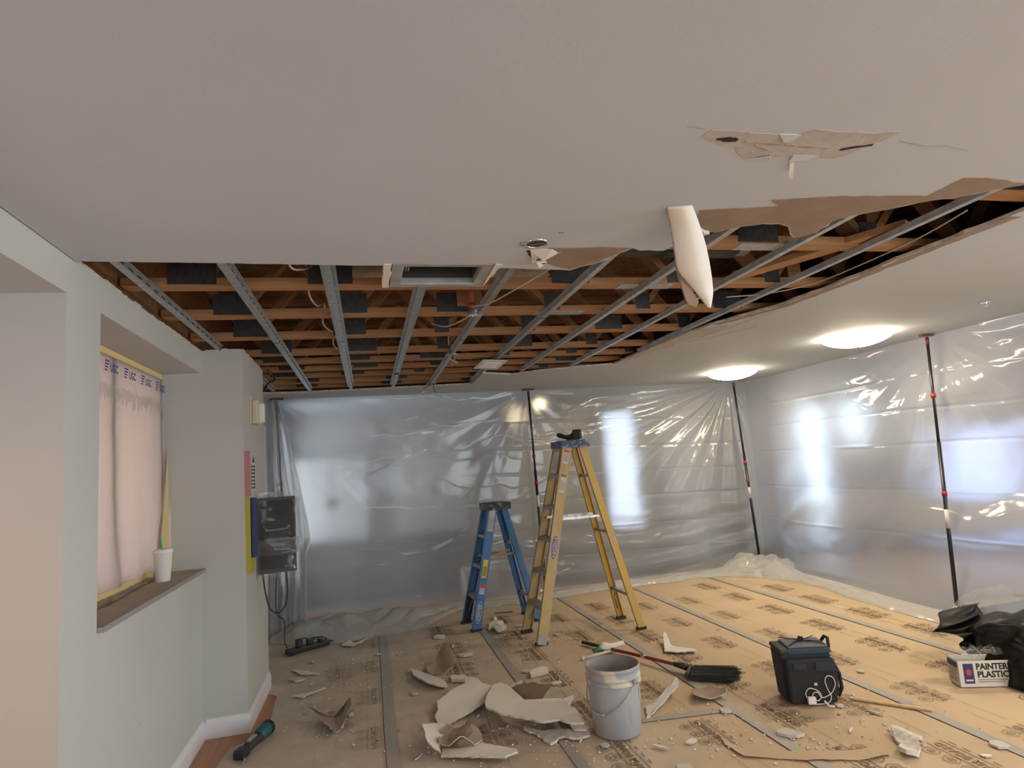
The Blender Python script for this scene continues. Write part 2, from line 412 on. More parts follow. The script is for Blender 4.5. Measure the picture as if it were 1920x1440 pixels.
def paper_material(name):
    """kraft floor board: tan fibre, gypsum dust drifted over the side where the ceiling came down"""
    m = mat(name, (0.50, 0.33, 0.18, 1), 0.75)
    nt = m.node_tree; n = nt.nodes; l = nt.links; p = n['Principled BSDF']
    tc = n.new('ShaderNodeTexCoord')
    nf = n.new('ShaderNodeTexNoise'); nf.inputs['Scale'].default_value = 2.2; nf.inputs['Detail'].default_value = 6
    l.new(tc.outputs['Object'], nf.inputs['Vector'])
    c1 = n.new('ShaderNodeValToRGB'); c1.color_ramp.elements[0].position = 0.3; c1.color_ramp.elements[0].color = (0.53, 0.39, 0.255, 1)
    c1.color_ramp.elements[1].position = 0.7; c1.color_ramp.elements[1].color = (0.585, 0.44, 0.295, 1)
    l.new(nf.outputs['Fac'], c1.inputs['Fac'])
    nd = n.new('ShaderNodeTexNoise'); nd.inputs['Scale'].default_value = 1.1; nd.inputs['Detail'].default_value = 7; nd.inputs['Roughness'].default_value = 0.62
    l.new(tc.outputs['Object'], nd.inputs['Vector'])
    sx = n.new('ShaderNodeSeparateXYZ'); l.new(tc.outputs['Object'], sx.inputs[0])
    g = n.new('ShaderNodeMapRange'); g.inputs['From Min'].default_value = 2.6; g.inputs['From Max'].default_value = 0.2
    g.inputs['To Min'].default_value = -0.45; g.inputs['To Max'].default_value = 0.30
    l.new(sx.outputs['X'], g.inputs['Value'])
    a = n.new('ShaderNodeMath'); a.operation = 'ADD'; l.new(nd.outputs['Fac'], a.inputs[0]); l.new(g.outputs['Result'], a.inputs[1])
    r = n.new('ShaderNodeMapRange'); r.inputs['From Min'].default_value = 0.25; r.inputs['From Max'].default_value = 0.85
    r.inputs['To Max'].default_value = 0.80
    l.new(a.outputs[0], r.inputs['Value'])
    mx = n.new('ShaderNodeMix'); mx.data_type = 'RGBA'; mx.inputs['B'].default_value = (0.60, 0.545, 0.485, 1)
    l.new(r.outputs['Result'], mx.inputs['Factor']); l.new(c1.outputs['Color'], mx.inputs['A'])
    ns = n.new('ShaderNodeTexNoise'); ns.inputs['Scale'].default_value = 5.5; ns.inputs['Detail'].default_value = 8; ns.inputs['Roughness'].default_value = 0.7
    l.new(tc.outputs['Object'], ns.inputs['Vector'])
    sm = n.new('ShaderNodeMapRange'); sm.inputs['From Min'].default_value = 0.32; sm.inputs['From Max'].default_value = 0.62; sm.inputs['To Min'].default_value = 0.80; sm.inputs['To Max'].default_value = 1.06
    l.new(ns.outputs['Fac'], sm.inputs['Value'])
    sf = n.new('ShaderNodeMix'); sf.data_type = 'FLOAT'; sf.inputs['A'].default_value = 1.0
    l.new(r.outputs['Result'], sf.inputs['Factor']); l.new(sm.outputs['Result'], sf.inputs['B'])
    vm = n.new('ShaderNodeVectorMath'); vm.operation = 'SCALE'
    l.new(mx.outputs['Result'], vm.inputs[0]); l.new(sf.outputs['Result'], vm.inputs['Scale'])
    l.new(vm.outputs['Vector'], p.inputs['Base Color'])
    bp = n.new('ShaderNodeBump'); bp.inputs['Strength'].default_value = 0.12; bp.inputs['Distance'].default_value = 0.02
    l.new(nd.outputs['Fac'], bp.inputs['Height']); l.new(bp.outputs['Normal'], p.inputs['Normal'])
paper_material('kraft')
# ================================================================== THE SETTING
ZC = 2.44
fl = MB().box(-2.1, 9.5, -3.1, 13.6, -0.10, -0.006)
floor = struct(fl.build('floor', 'laminate'), 'orange laminate floor showing along the foot of the left wall', 'floor')
# laminate planks bared along the left wall
plank_me = MB().box(-0.060, 0.060, -0.60, 0.60, -0.006, 0.0).mesh('plank', 'laminate')
for i in range(4):
    for k in range(5):
        link_mesh('plank', plank_me, floor, (-1.0 + i * 0.1215, 2.75 + k * 1.2015 + (i % 2) * 0.55, 0.0))
bf = MB().box(-1.05, 9.5, 7.9, 13.5, -0.006, 0.004)
struct(bf.build('floor_carpet', 'carpet_grey'), 'dark grey carpet of the room behind the plastic', 'floor')

NEAR = [(-1.055, 2.584), (-0.766, 2.593), (-0.473, 2.602), (-0.161, 2.618), (0.118, 2.622), (0.128, 2.597), (0.60, 2.592), (0.605, 2.632),
        (0.625, 2.654), (0.814, 2.668), (0.974, 2.683), (1.011, 2.628), (1.073, 2.574), (1.113, 2.473), (1.158, 2.377), (1.208, 2.409), (1.322, 2.406),
        (1.339, 2.352), (1.346, 2.192), (1.389, 2.19), (1.456, 2.181), (1.521, 2.121), (1.603, 2.089), (1.673, 2.086), (1.735, 2.111), (1.81, 2.196),
        (1.859, 2.232), (1.895, 2.205), (1.921, 2.167), (1.903, 2.024), (1.944, 1.99), (2.058, 1.916), (2.132, 1.851), (2.226, 1.807), (2.304, 1.764),
        (2.349, 1.719), (2.424, 1.678), (2.60, 1.60), (2.74, 1.50)]
RIGHT = [(2.708, 1.893), (2.68, 2.447), (2.682, 2.967), (2.635, 3.442), (2.452, 3.923), (2.395, 4.473), (2.373, 5.546), (2.075, 5.639),
         (1.639, 5.832), (1.457, 5.992), (1.122, 5.811), (1.138, 6.547), (0.091, 6.641), (-0.561, 6.68), (-1.045, 6.622)]
outline = jag(NEAR[:5], 0.003, 0.05, 3) + jag(NEAR[5:8], 0.001, 0.2, 3) + jag(NEAR[8:], 0.006, 0.035, 4) + jag(RIGHT, 0.010, 0.06, 5)
outline += [(-1.045, 9.0), (1.95, 9.0), (1.95, 13.5), (3.2, 13.5), (3.2, 9.0), (9.5, 9.0), (9.5, -3.0), (-1.055, -3.0)]
cb = MB().prism(outline, ZC, ZC + 0.016, 0, 1, 1)
ceiling = struct(cb.build('ceiling', ['ceiling_paint', 'gypsum']), 'off-white drywall ceiling with a large ragged opening', 'ceiling')
# bared brown board paper beside the opening, and torn damage
BROWN1 = [(0.781, 2.382), (0.868, 2.385), (1.014, 2.368), (1.150, 2.373), (1.107, 2.466), (1.066, 2.565), (1.004, 2.618), (0.966, 2.665), (0.906, 2.636), (0.822, 2.578), (0.795, 2.493), (0.797, 2.433)]
BROWN2 = [(1.25, 1.972), (1.551, 1.917), (1.479, 1.866), (1.703, 1.823), (1.941, 1.798), (2.103, 1.791), (2.107, 1.643), (2.203, 1.636), (2.395, 1.660), (2.43, 1.668), (2.345, 1.712),
          (2.30, 1.757), (2.222, 1.80), (2.13, 1.843), (2.055, 1.909), (1.940, 1.983), (1.897, 2.02), (1.915, 2.165), (1.893, 2.198), (1.859, 2.225), (1.815, 2.19), (1.738, 2.104),
          (1.673, 2.079), (1.603, 2.082), (1.519, 2.114), (1.453, 2.174), (1.389, 2.182), (1.308, 2.10)]
for nm, poly, s in (('bared_paper', BROWN1, 11), ('bared_paper', BROWN2, 12)):
    MB().prism(jag(poly, 0.004, 0.04, s, True), ZC - 0.0016, ZC - 0.0002).build(nm, 'board_paper', ceiling)['label'] = 'brown board paper bared where the white face tore off'
DAMAGE = [(0.972, 1.48), (0.981, 1.442), (1.056, 1.44), (1.163, 1.443), (1.2, 1.445), (1.261, 1.439), (1.295, 1.407), (1.373, 1.413), (1.5, 1.409), (1.576, 1.39), (1.567, 1.439),
          (1.541, 1.473), (1.522, 1.517), (1.481, 1.561), (1.398, 1.545), (1.334, 1.557), (1.275, 1.573), (1.201, 1.59), (1.161, 1.573), (1.11, 1.523), (1.039, 1.509)]
MB().prism(jag(DAMAGE, 0.005, 0.03, 21, True), ZC - 0.0014, ZC - 0.0002).build('torn_patch', 'torn_paper', ceiling)['label'] = 'peeled tan patch torn in the ceiling face'
MB().prism(jag([(1.035, 1.478), (1.05, 1.472), (1.077, 1.472), (1.090, 1.478), (1.088, 1.492), (1.059, 1.494), (1.02, 1.486)], 0.004, 0.008, 33, True), ZC - 0.004, ZC - 0.0014).build('punched_hole', 'void_dark', ceiling)['label'] = 'dark hole punched through the board'
for s, (x0, y0, x1, y1, w) in enumerate(((1.12, 1.486, 1.24, 1.493, 0.006), (1.26, 1.492, 1.42, 1.497, 0.007), (1.46, 1.50, 1.545, 1.462, 0.011), (1.16, 1.50, 1.23, 1.53, 0.004))):
    d = Vector((x1 - x0, y1 - y0)).normalized(); q = Vector((-d.y, d.x)) * w
    MB().prism(jag([(x0, y0), (x1, y1), (x1 + q.x, y1 + q.y), (x0 + q.x, y0 + q.y)], 0.004, 0.02, 40 + s, True), ZC - 0.003, ZC - 0.0014).build('torn_crack', 'void_dark' if s == 2 else 'sill_paper', ceiling)
# lifted flaps of face paper round the damage
def flap(pts, parent, m='ceiling_paint', name='paper_flap'):
    b = MB(); b.v = [Vector(p) for p in pts]; n = len(pts)
    b.v += [Vector(p) + Vector((0, 0, 0.003)) for p in pts]
    b.f = [tuple(range(n - 1, -1, -1)), tuple(range(n, 2 * n))] + [(i, (i + 1) % n, n + (i + 1) % n, n + i) for i in range(n)]
    b.m = [0] * len(b.f)
    return b.build(name, m, parent)
flap([(1.20, 1.442, 2.4375), (1.27, 1.438, 2.4375), (1.262, 1.472, 2.4345), (1.240, 1.477, 2.434), (1.222, 1.460, 2.436)], ceiling)
flap([(1.19, 1.592, 2.437), (1.27, 1.578, 2.437), (1.245, 1.552, 2.428)], ceiling)
flap([(1.33, 1.550, 2.4375), (1.42, 1.548, 2.4375), (1.39, 1.570, 2.434), (1.34, 1.585, 2.434)], ceiling)
flap([(1.355, 1.60, 2.438), (1.370, 1.598, 2.438), (1.405, 1.655, 2.414), (1.392, 1.658, 2.416)], ceiling, 'board_white')
# peeled skim along the far right edge of the opening
for k, (pts, m) in enumerate((([(2.40, 4.40), (2.47, 4.02), (2.60, 3.92), (2.66, 4.02), (2.60, 4.30), (2.52, 4.55), (2.41, 4.75)], 'torn_paper'),
                              ([(2.41, 4.80), (2.52, 4.60), (2.58, 4.68), (2.46, 5.05), (2.40, 5.1)], 'torn_paper'),
                              ([(2.39, 5.15), (2.46, 5.02), (2.50, 5.12), (2.40, 5.4)], 'torn_paper'),
                              ([(2.71, 1.95), (2.69, 2.44), (2.69, 2.96), (2.65, 3.42), (2.48, 3.90), (2.53, 3.92), (2.72, 3.43), (2.75, 2.96), (2.75, 2.44), (2.77, 1.95)], 'board_paper'))):
    MB().prism(jag(pts, 0.010, 0.05, 60 + k, True), ZC - 0.0014, ZC - 0.0002).build('peeled_strip', m, ceiling)
for k, (pts) in enumerate(([(2.72, 3.55), (2.76, 3.5), (2.78, 3.9), (2.66, 4.35), (2.62, 4.36)], [(2.60, 4.55), (2.62, 4.5), (2.70, 4.45), (2.90, 4.0), (2.91, 4.02), (2.72, 4.5), (2.62, 4.6)])):
    MB().prism(jag(pts, 0.012, 0.04, 80 + k, True), ZC - 0.0035, ZC - 0.0002).build('lifted_skim', 'ceiling_paint', ceiling)
# hairline cracks and specks
for k, pts in enumerate(([(1.62, 1.44), (1.74, 1.46), (1.80, 1.45), (1.92, 1.47)], [(0.96, 1.44), (0.90, 1.432)])):
    q = jag([(x, y) for x, y in pts] + [(x, y + 0.0018) for x, y in pts[::-1]], 0.0006, 0.05, 90 + k, True)
    MB().prism(q, ZC - 0.0008, ZC - 0.0001).build('crack', 'ink_grey', ceiling)
MB().prism([(0.77, 2.218), (0.79, 2.213), (0.792, 2.217), (0.772, 2.223)], ZC - 0.0008, ZC - 0.0001).build('crack', 'duct_dark', ceiling)

# wall on the left: header, pilaster, low wall, pier
wl = MB()
wl.box(-2.0, -1.06, -3.0, 4.42, 2.30, 2.452)          # header and soffits
wl.box(-2.0, -1.06, 2.53, 2.83, 0, 2.30)              # pilaster
wl.box(-1.30, -1.06, 2.83, 4.42, 0, 1.01)             # low wall under the niche window
wl.box(-2.0, -0.80, 4.42, 5.27, 0, 2.452)             # pier
wl.box(-2.0, -1.06, -3.0, 0.55, 0, 2.30)              # wall nearer than the alcove
wl.box(-1.30, -1.05, 5.27, 6.02, 0, 2.46); wl.box(-1.30, -1.05, 6.02, 6.86, 2.05, 2.46); wl.box(-1.30, -1.05, 6.86, 7.75, 0, 2.46); wl.box(-1.30, -1.05, 8.75, 9.0, 0, 2.46); wl.box(-1.30, -1.05, 7.75, 8.75, 0, 0.3); wl.box(-1.30, -1.05, 7.75, 8.75, 2.2, 2.46)
wall_left = struct(wl.build('wall_left', 'wall_paint'), 'pale grey painted wall with pilaster, header, low wall and pier', 'wall')
wa = MB(); wa.box(-2.12, -2.0, 0.55, 2.53, 0, 0.8); wa.box(-2.12, -2.0, 0.55, 2.53, 2.1, 2.30); wa.box(-2.12, -2.0, 0.55, 0.6, 0.8, 2.1); wa.box(-2.12, -2.0, 1.9, 2.53, 0.8, 2.1)
struct(wa.build('wall_alcove', 'wall_paint'), 'back wall of the alcove nearest the camera', 'wall')
# ragged drywall crumbs on the upper edge of header and pier
rg = MB(); rr = random.Random(5)
for k in range(46):
    y = rr.uniform(2.6, 4.4); rg.box(-1.075, -1.06 + rr.uniform(0.0005, 0.004), y, y + rr.uniform(0.01, 0.08), 2.452 - rr.uniform(0, 0.004), 2.452 + rr.uniform(0.001, 0.007))
for k in range(16):
    x = rr.uniform(-1.05, -0.84); rg.box(x, x + rr.uniform(0.01, 0.05), 4.42 - rr.uniform(0.0005, 0.004), 4.45, 2.45, 2.453 + rr.uniform(0.001, 0.01))
for k in range(18):
    y = rr.uniform(4.44, 5.2); rg.box(-0.82, -0.80 + rr.uniform(0.0005, 0.004), y, y + rr.uniform(0.01, 0.08), 2.45, 2.453 + rr.uniform(0.001, 0.012))
rg.build('torn_edge', 'gypsum', wall_left)
for y, z, w in ((3.30, 0.50, 0.010), (3.12, 0.22, 0.022)): MB().prism(jag([(0, 0), (w, 0.003), (w, 0.008), (0, 0.004)], 0.001, 0.005, 6, True), 0, 0.0005).build('scuff', 'ink_grey', wall_left, (-1.0597, y, z)).rotation_euler = (PI / 2, 0, PI / 2)
# niche window
w1 = thing('window_1', (-1.30, 3.62, 1.03), 'niche window masked with film behind the ledge', 'window'); w1['kind'] = 'structure'
f = MB()
for a in ((-0.79, -0.73), (0.74, 0.80), (-0.03, 0.03)): f.box(-0.06, -0.012, a[0], a[1], 0.0, 1.27)
f.box(-0.06, -0.012, -0.79, 0.80, 0, 0.06); f.box(-0.06, -0.012, -0.79, 0.80, 1.21, 1.27)
f.build('window_frame', 'trim_paint', w1)
MB().box(-0.040, -0.036, -0.73, 0.74, 0.06, 1.21).build('pane', 'glass', w1)
# alcove window, film masked
w2 = thing('window_2', (-2.06, 1.25, 0.8), 'masked window in the back of the near alcove', 'window'); w2['kind'] = 'structure'
f = MB(); f.box(-0.04, 0.04, -0.65, -0.60, 0, 1.3); f.box(-0.04, 0.04, 0.60, 0.65, 0, 1.3); f.box(-0.04, 0.04, -0.65, 0.65, 0, 0.05); f.box(-0.04, 0.04, -0.65, 0.65, 1.25, 1.3)
f.build('window_frame', 'trim_paint', w2); MB().box(0.0, 0.004, -0.6, 0.6, 0.05, 1.25).build('pane', 'glass', w2)
# sill
sill = struct(MB().box(-1.30, -1.040, 2.835, 4.425, 1.010, 1.030).build('trim_1', 'sill_paper', bevel=0.002), 'window ledge wrapped in brown masking paper', 'ledge')
MB().box(-1.0415, -1.0385, 2.835, 4.425, 1.008, 1.0315).build('front_edge', 'ink_grey', sill)
# baseboards
def baseboard(name, a, b, label, nrm):
    a = Vector(a); b = Vector(b); n = Vector(nrm)
    prof = [(0.0, 0.0), (0.016, 0.0), (0.016, 0.085), (0.011, 0.10), (0.006, 0.112), (0.0, 0.115)]
    m = MB(); vs = [Vector((*(a + n * p), z)) for p, z in prof] + [Vector((*(b + n * p), z)) for p, z in prof]
    k = len(prof); fs = [(i, (i + 1) % k, k + (i + 1) % k, k + i) for i in range(k)] + [tuple(range(k - 1, -1, -1)), tuple(range(k, 2 * k))]
    m.add(vs, fs); return struct(m.build(name, 'trim_paint'), label, 'baseboard')
baseboard('baseboard_low_wall', (-1.06, 2.53), (-1.06, 4.42), 'white baseboard along the low wall under the ledge', (1, 0))
baseboard('baseboard_pier_front', (-1.044, 4.42), (-0.784, 4.42), 'white baseboard across the front of the pier', (0, -1))
baseboard('baseboard_pier_side', (-0.80, 4.42), (-0.80, 5.27), 'white baseboard along the right side of the pier', (1, 0))
# door beyond the pier
d1 = thing('door_1', (-1.10, 6.44, 0), 'white door past the pier, behind the plastic edge', 'door'); d1['kind'] = 'structure'
MB().box(-0.03, 0.01, -0.41, 0.41, 0.005, 2.03).build('door_leaf', 'cabinet_white', d1)
f = MB(); f.box(0.05, 0.07, -0.50, -0.42, 0, 2.13); f.box(0.05, 0.07, 0.42, 0.50, 0, 2.13); f.box(0.05, 0.07, -0.42, 0.42, 2.05, 2.13)
f.build('door_frame', 'trim_paint', d1)
# walls enclosing the room
wb_ = MB(); wb_.box(-2.0, 1.62, 9.0, 9.15, 0, 2.46); wb_.box(1.95 - 0.33, 1.95, 8.75, 13.6, 0, 2.46); wb_.box(1.95, 3.2, 13.5, 13.65, 0, 2.46); wb_.box(3.2, 3.35, 9.0, 13.6, 0, 2.46)
wb_.box(3.35, 3.48, 9.0, 9.15, 0, 2.46); wb_.box(4.08, 7.6, 9.0, 9.15, 0, 2.46); wb_.box(3.48, 4.08, 9.0, 9.15, 0, 0.5); wb_.box(3.48, 4.08, 9.0, 9.15, 2.25, 2.46); wb_.box(8.3, 8.57, 9.0, 9.15, 0, 2.46); wb_.box(7.6, 8.3, 9.0, 9.15, 2.12, 2.46); wb_.box(8.57, 9.33, 9.0, 9.15, 0, 1.36); wb_.box(8.57, 9.33, 9.0, 9.15, 2.20, 2.46); wb_.box(9.33, 9.6, 9.0, 9.15, 0, 2.46)
struct(wb_.build('wall_back', 'wall_paint_back'), 'grey back wall of the room behind the plastic', 'wall')
wr = MB(); wr.box(9.5, 9.65, -3.1, -2.0, 0, 2.46); wr.box(9.5, 9.65, 1.4, 6.75, 0, 2.46); wr.box(9.5, 9.65, -2.0, 1.4, 0, 0.45); wr.box(9.5, 9.65, -2.0, 1.4, 2.15, 2.46); wr.box(9.5, 9.65, 8.25, 9.1, 0, 2.46); wr.box(9.5, 9.65, 6.75, 8.25, 0, 0.3); wr.box(9.5, 9.65, 6.75, 8.25, 1.6, 2.46)
struct(wr.build('wall_right', 'wall_paint_back'), 'far right wall behind the plastic', 'wall')
wf = MB(); wf.box(-2.0, 0.5, -3.15, -3.0, 0, 2.46); wf.box(2.7, 3.3, -3.15, -3.0, 0, 2.46); wf.box(5.5, 9.6, -3.15, -3.0, 0, 2.46)
for x0, x1 in ((0.5, 2.7), (3.3, 5.5)): wf.box(x0, x1, -3.15, -3.0, 0, 0.55); wf.box(x0, x1, -3.15, -3.0, 2.15, 2.46)
struct(wf.build('wall_front', 'wall_paint'), 'unseen wall behind the camera, with added window openings', 'wall')
def window(n, axis, c, w, z0, z1, label, bars=1):
    t = thing('window_%d' % n, (c[0], c[1], z0), label, 'window'); t['kind'] = 'structure'
    m = MB(); h = z1 - z0; e = 0.05
    def bx(a0, a1, k0, k1):
        if axis == 'x': m.box(a0, a1, -0.03, 0.03, k0, k1)
        else: m.box(-0.03, 0.03, a0, a1, k0, k1)
    bx(-w / 2, -w / 2 + e, 0, h); bx(w / 2 - e, w / 2, 0, h); bx(-w / 2, w / 2, 0, e); bx(-w / 2, w / 2, h - e, h)
    for k in range(bars): x = -w / 2 + w * (k + 1) / (bars + 1); bx(x - 0.02, x + 0.02, 0, h)
    m.build('window_frame', 'trim_paint', t)
    g = MB()
    if axis == 'x': g.box(-w / 2 + e, w / 2 - e, -0.002, 0.002, e, h - e)
    else: g.box(-0.002, 0.002, -w / 2 + e, w / 2 - e, e, h - e)
    g.build('pane', 'glass', t)
window(3, 'x', (1.6, -3.08), 2.2, 0.55, 2.15, 'unseen left window, added in the wall behind the camera for fill light', 1)  # unseen window frame, added around the front fill
window(4, 'x', (4.4, -3.08), 2.2, 0.55, 2.15, 'unseen right window, added in the wall behind the camera for fill light', 1)  # unseen frame for the second front fill, also added
window(5, 'x', (7.95, 9.08), 0.7, 0.02, 2.12, 'tall glazed back door glowing through the plastic', 0)
window(6, 'x', (8.95, 9.08), 0.76, 1.36, 2.20, 'square back window glowing through the plastic', 0)
window(8, 'x', (3.78, 9.08), 0.6, 0.5, 2.25, 'narrow pale back window behind the plastic, left of the corner pole', 0)
window(9, 'y', (9.58, -0.3), 3.4, 0.45, 2.15, 'unseen large window, added in the near right wall to light the left wall', 2)  # unseen window, added to carry the near-side fill
window(10, 'y', (-1.17, 8.25), 1.0, 0.3, 2.2, 'window in the left wall of the room behind the plastic', 0)
window(7, 'y', (9.58, 7.5), 1.5, 0.3, 1.6, 'wide side window glowing blue through the plastic', 2)

# ================================================================== ABOVE THE CEILING
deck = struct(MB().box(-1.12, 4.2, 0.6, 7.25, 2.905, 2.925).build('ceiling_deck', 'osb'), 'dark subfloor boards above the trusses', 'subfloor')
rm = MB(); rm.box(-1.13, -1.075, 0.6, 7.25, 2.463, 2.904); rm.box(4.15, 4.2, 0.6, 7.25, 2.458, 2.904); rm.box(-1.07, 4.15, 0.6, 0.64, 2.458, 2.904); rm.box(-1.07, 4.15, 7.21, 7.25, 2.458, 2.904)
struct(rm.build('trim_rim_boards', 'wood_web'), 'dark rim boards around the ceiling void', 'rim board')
JY = [1.25, 1.85, 2.45, 3.08, 3.65, 4.22, 4.80, 5.18, 5.55, 5.92, 6.28, 6.62]
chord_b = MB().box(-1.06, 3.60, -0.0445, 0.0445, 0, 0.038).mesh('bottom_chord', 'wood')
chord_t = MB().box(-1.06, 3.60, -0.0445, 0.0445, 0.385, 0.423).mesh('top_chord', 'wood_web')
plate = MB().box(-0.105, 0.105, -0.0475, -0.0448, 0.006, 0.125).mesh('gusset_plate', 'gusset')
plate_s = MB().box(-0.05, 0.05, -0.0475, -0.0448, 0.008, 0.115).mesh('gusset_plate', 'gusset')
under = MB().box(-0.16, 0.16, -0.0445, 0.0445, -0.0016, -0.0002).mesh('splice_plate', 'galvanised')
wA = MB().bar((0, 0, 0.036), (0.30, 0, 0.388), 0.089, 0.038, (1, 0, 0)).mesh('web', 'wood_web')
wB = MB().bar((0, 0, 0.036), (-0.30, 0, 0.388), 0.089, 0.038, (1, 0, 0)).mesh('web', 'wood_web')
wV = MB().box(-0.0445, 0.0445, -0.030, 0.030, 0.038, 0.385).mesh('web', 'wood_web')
ORD = ['first', 'second', 'third', 'fourth', 'fifth', 'sixth', 'seventh', 'eighth', 'ninth', 'tenth', 'eleventh', 'twelfth']
for j, y in enumerate(JY):
    t = thing('floor_truss', (0, y, 2.480), 'open-web wooden floor truss, %s counted from the near side of the ceiling opening' % ORD[j], 'truss', group='floor trusses above the ceiling')
    link_mesh('bottom_chord', chord_b, t); link_mesh('top_chord', chord_t, t)
    off = (0.0, 0.18, 0.05, -0.04, 0.03, 0.02, 0.10, 0.05, 0.12, 0.0, 0.07, 0.03)[j]
    if y < 6.0:
        for k in range(7):
            x = -0.72 + 0.62 * k + off
            if -1.0 < x < 3.3:
                link_mesh('web', wA, t, (x + 0.02, 0, 0)); link_mesh('web', wB, t, (x - 0.02, 0, 0))
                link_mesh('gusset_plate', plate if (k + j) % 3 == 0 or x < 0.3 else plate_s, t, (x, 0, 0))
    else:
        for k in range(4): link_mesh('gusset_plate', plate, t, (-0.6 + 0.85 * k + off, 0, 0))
    if j in (2, 3, 4): link_mesh('splice_plate', under, t, (1.55 - 0.33 * (j - 3), 0, 0))
    if j in (1, 2, 3): link_mesh('web', wV, t, (2.45 + 0.02 * j, 0, 0))
# hat channels
CH = [(-0.945, 2.59, 4.415), (-0.552, 2.60, 6.66), (-0.137, 2.60, 6.655), (0.297, 2.952, 6.64), (0.699, 2.63, 6.50), (1.132, 2.53, 6.55), (1.535, 2.20, 5.90), (1.985, 2.00, 5.68), (2.398, 1.73, 5.0)]
def channel(x, y0, y1, k):
    t = thing('furring_channel', (x, y0, 2.4565), 'galvanised steel furring channel, %s counted from the left wall' % ORD[k], 'furring channel', group='furring channels under the trusses')
    L = y1 - y0; m = MB()
    prof = [(-0.034, 0.021), (-0.019, 0.021), (-0.016, 0.0), (0.016, 0.0), (0.019, 0.021), (0.034, 0.021)]
    th = 0.0012
    for i in range(len(prof) - 1):
        (xa, za), (xb, zb) = prof[i], prof[i + 1]
        m.add([(xa, 0, za), (xb, 0, zb), (xb, L, zb), (xa, L, za), (xa, 0, za + th), (xb, 0, zb + th), (xb, L, zb + th), (xa, L, za + th)],
              [(0, 3, 2, 1), (4, 5, 6, 7), (0, 1, 5, 4), (1, 2, 6, 5), (2, 3, 7, 6), (3, 0, 4, 7)])
    m.build('channel_body', 'galvanised', t)
    s = MB(); n = int(L / 0.105)
    for i in range(n):
        y = 0.03 + i * 0.105
        s.add([(0.0171, y, 0.007), (0.0182, y, 0.014), (0.0182, y + 0.058, 0.014), (0.0171, y + 0.058, 0.007)], [(0, 1, 2, 3)])
    if n: s.build('slot_row', 'slot_dark', t)['kind'] = 'stuff'
    if k in (1, 2, 4, 5):
        yy = {1: 4.24, 2: 4.24, 4: 4.30, 5: 3.68}[k] - y0
        MB().box(-0.0175, 0.0175, yy, yy + 0.012, -0.0012, -0.0002).build('lap_joint', 'slot_dark', t)
    if k == 3: MB().box(-0.018, 0.018, 2.75, 2.83, -0.002, -0.0002).build('lap_joint', 'slot_dark', t)
for k, (x, y0, y1) in enumerate(CH): channel(x, y0 - (0 if k == 3 else 0.3), y1, k)
channel(-0.90, 5.30, 6.60, 9)
# ------------------------------------------------------------------ vent housing at the near edge of the opening
v = thing('vent_housing', (0.365, 2.77, ZC), 'square galvanised vent housing hanging at the near edge of the ceiling opening', 'vent')
f = MB()
f.box(-0.225, 0.225, -0.165, -0.13, 0.0, 0.035); f.box(-0.225, 0.225, 0.125, 0.175, 0.0, 0.035)
f.box(-0.225, -0.175, -0.13, 0.125, 0.0, 0.035); f.box(0.175, 0.225, -0.13, 0.125, 0.0, 0.035)
f.build('frame', 'duct_metal', v, bevel=0.004)
f = MB(); f.box(-0.18, -0.173, -0.135, 0.13, 0.035, 0.26); f.box(0.173, 0.18, -0.135, 0.13, 0.035, 0.26); f.box(-0.173, 0.173, 0.123, 0.13, 0.035, 0.26); f.box(-0.173, 0.173, -0.135, -0.128, 0.035, 0.26); f.box(-0.18, 0.18, -0.135, 0.13, 0.26, 0.268)
f.build('box_walls', 'duct_dark', v)
MB().lathe([(0.001, 0.12), (0.06, 0.12), (0.105, 0.14), (0.115, 0.20)], 24, (0.07, 0.0, 0)).build('fan_wheel', 'duct_metal', v, smooth=True)
for k in range(3):
    MB().box(-0.172 + k * 0.012, -0.166 + k * 0.012, -0.12, 0.02, 0.03, 0.034).build('bracket', 'galvanised', v)
MB().prism(jag([(-0.262, -0.17), (-0.228, -0.17), (-0.230, 0.165), (-0.262, 0.17)], 0.004, 0.03, 8, True), -0.004, 0.012).build('drywall_fragment', 'board_white', v)
MB().prism(jag([(0.229, -0.175), (0.262, -0.17), (0.240, 0.05), (0.230, 0.16)], 0.004, 0.03, 9, True), -0.003, 0.012).build('drywall_fragment', 'board_white', v)
# round ceiling box
r = thing('round_ceiling_box', (0.712, 2.335, ZC), 'round metal ceiling box above the torn ceiling edge', 'junction box')
MB().lathe([(0.050, 0.0), (0.050, -0.005), (0.043, -0.006), (0.042, -0.001)], 28).build('rim', 'chrome', r, smooth=True)
MB().lathe([(0.0005, -0.0015), (0.042, -0.0015)], 28).build('box_inside', 'duct_dark', r)
MB().bar((-0.025, 0.012, -0.003), (0.03, -0.006, -0.003), 0.004, 0.002).build('strap', 'galvanised', r)
MB().box(-0.066, -0.048, -0.008, 0.008, -0.010, 0.0).build('screw_tab', 'chrome', r)
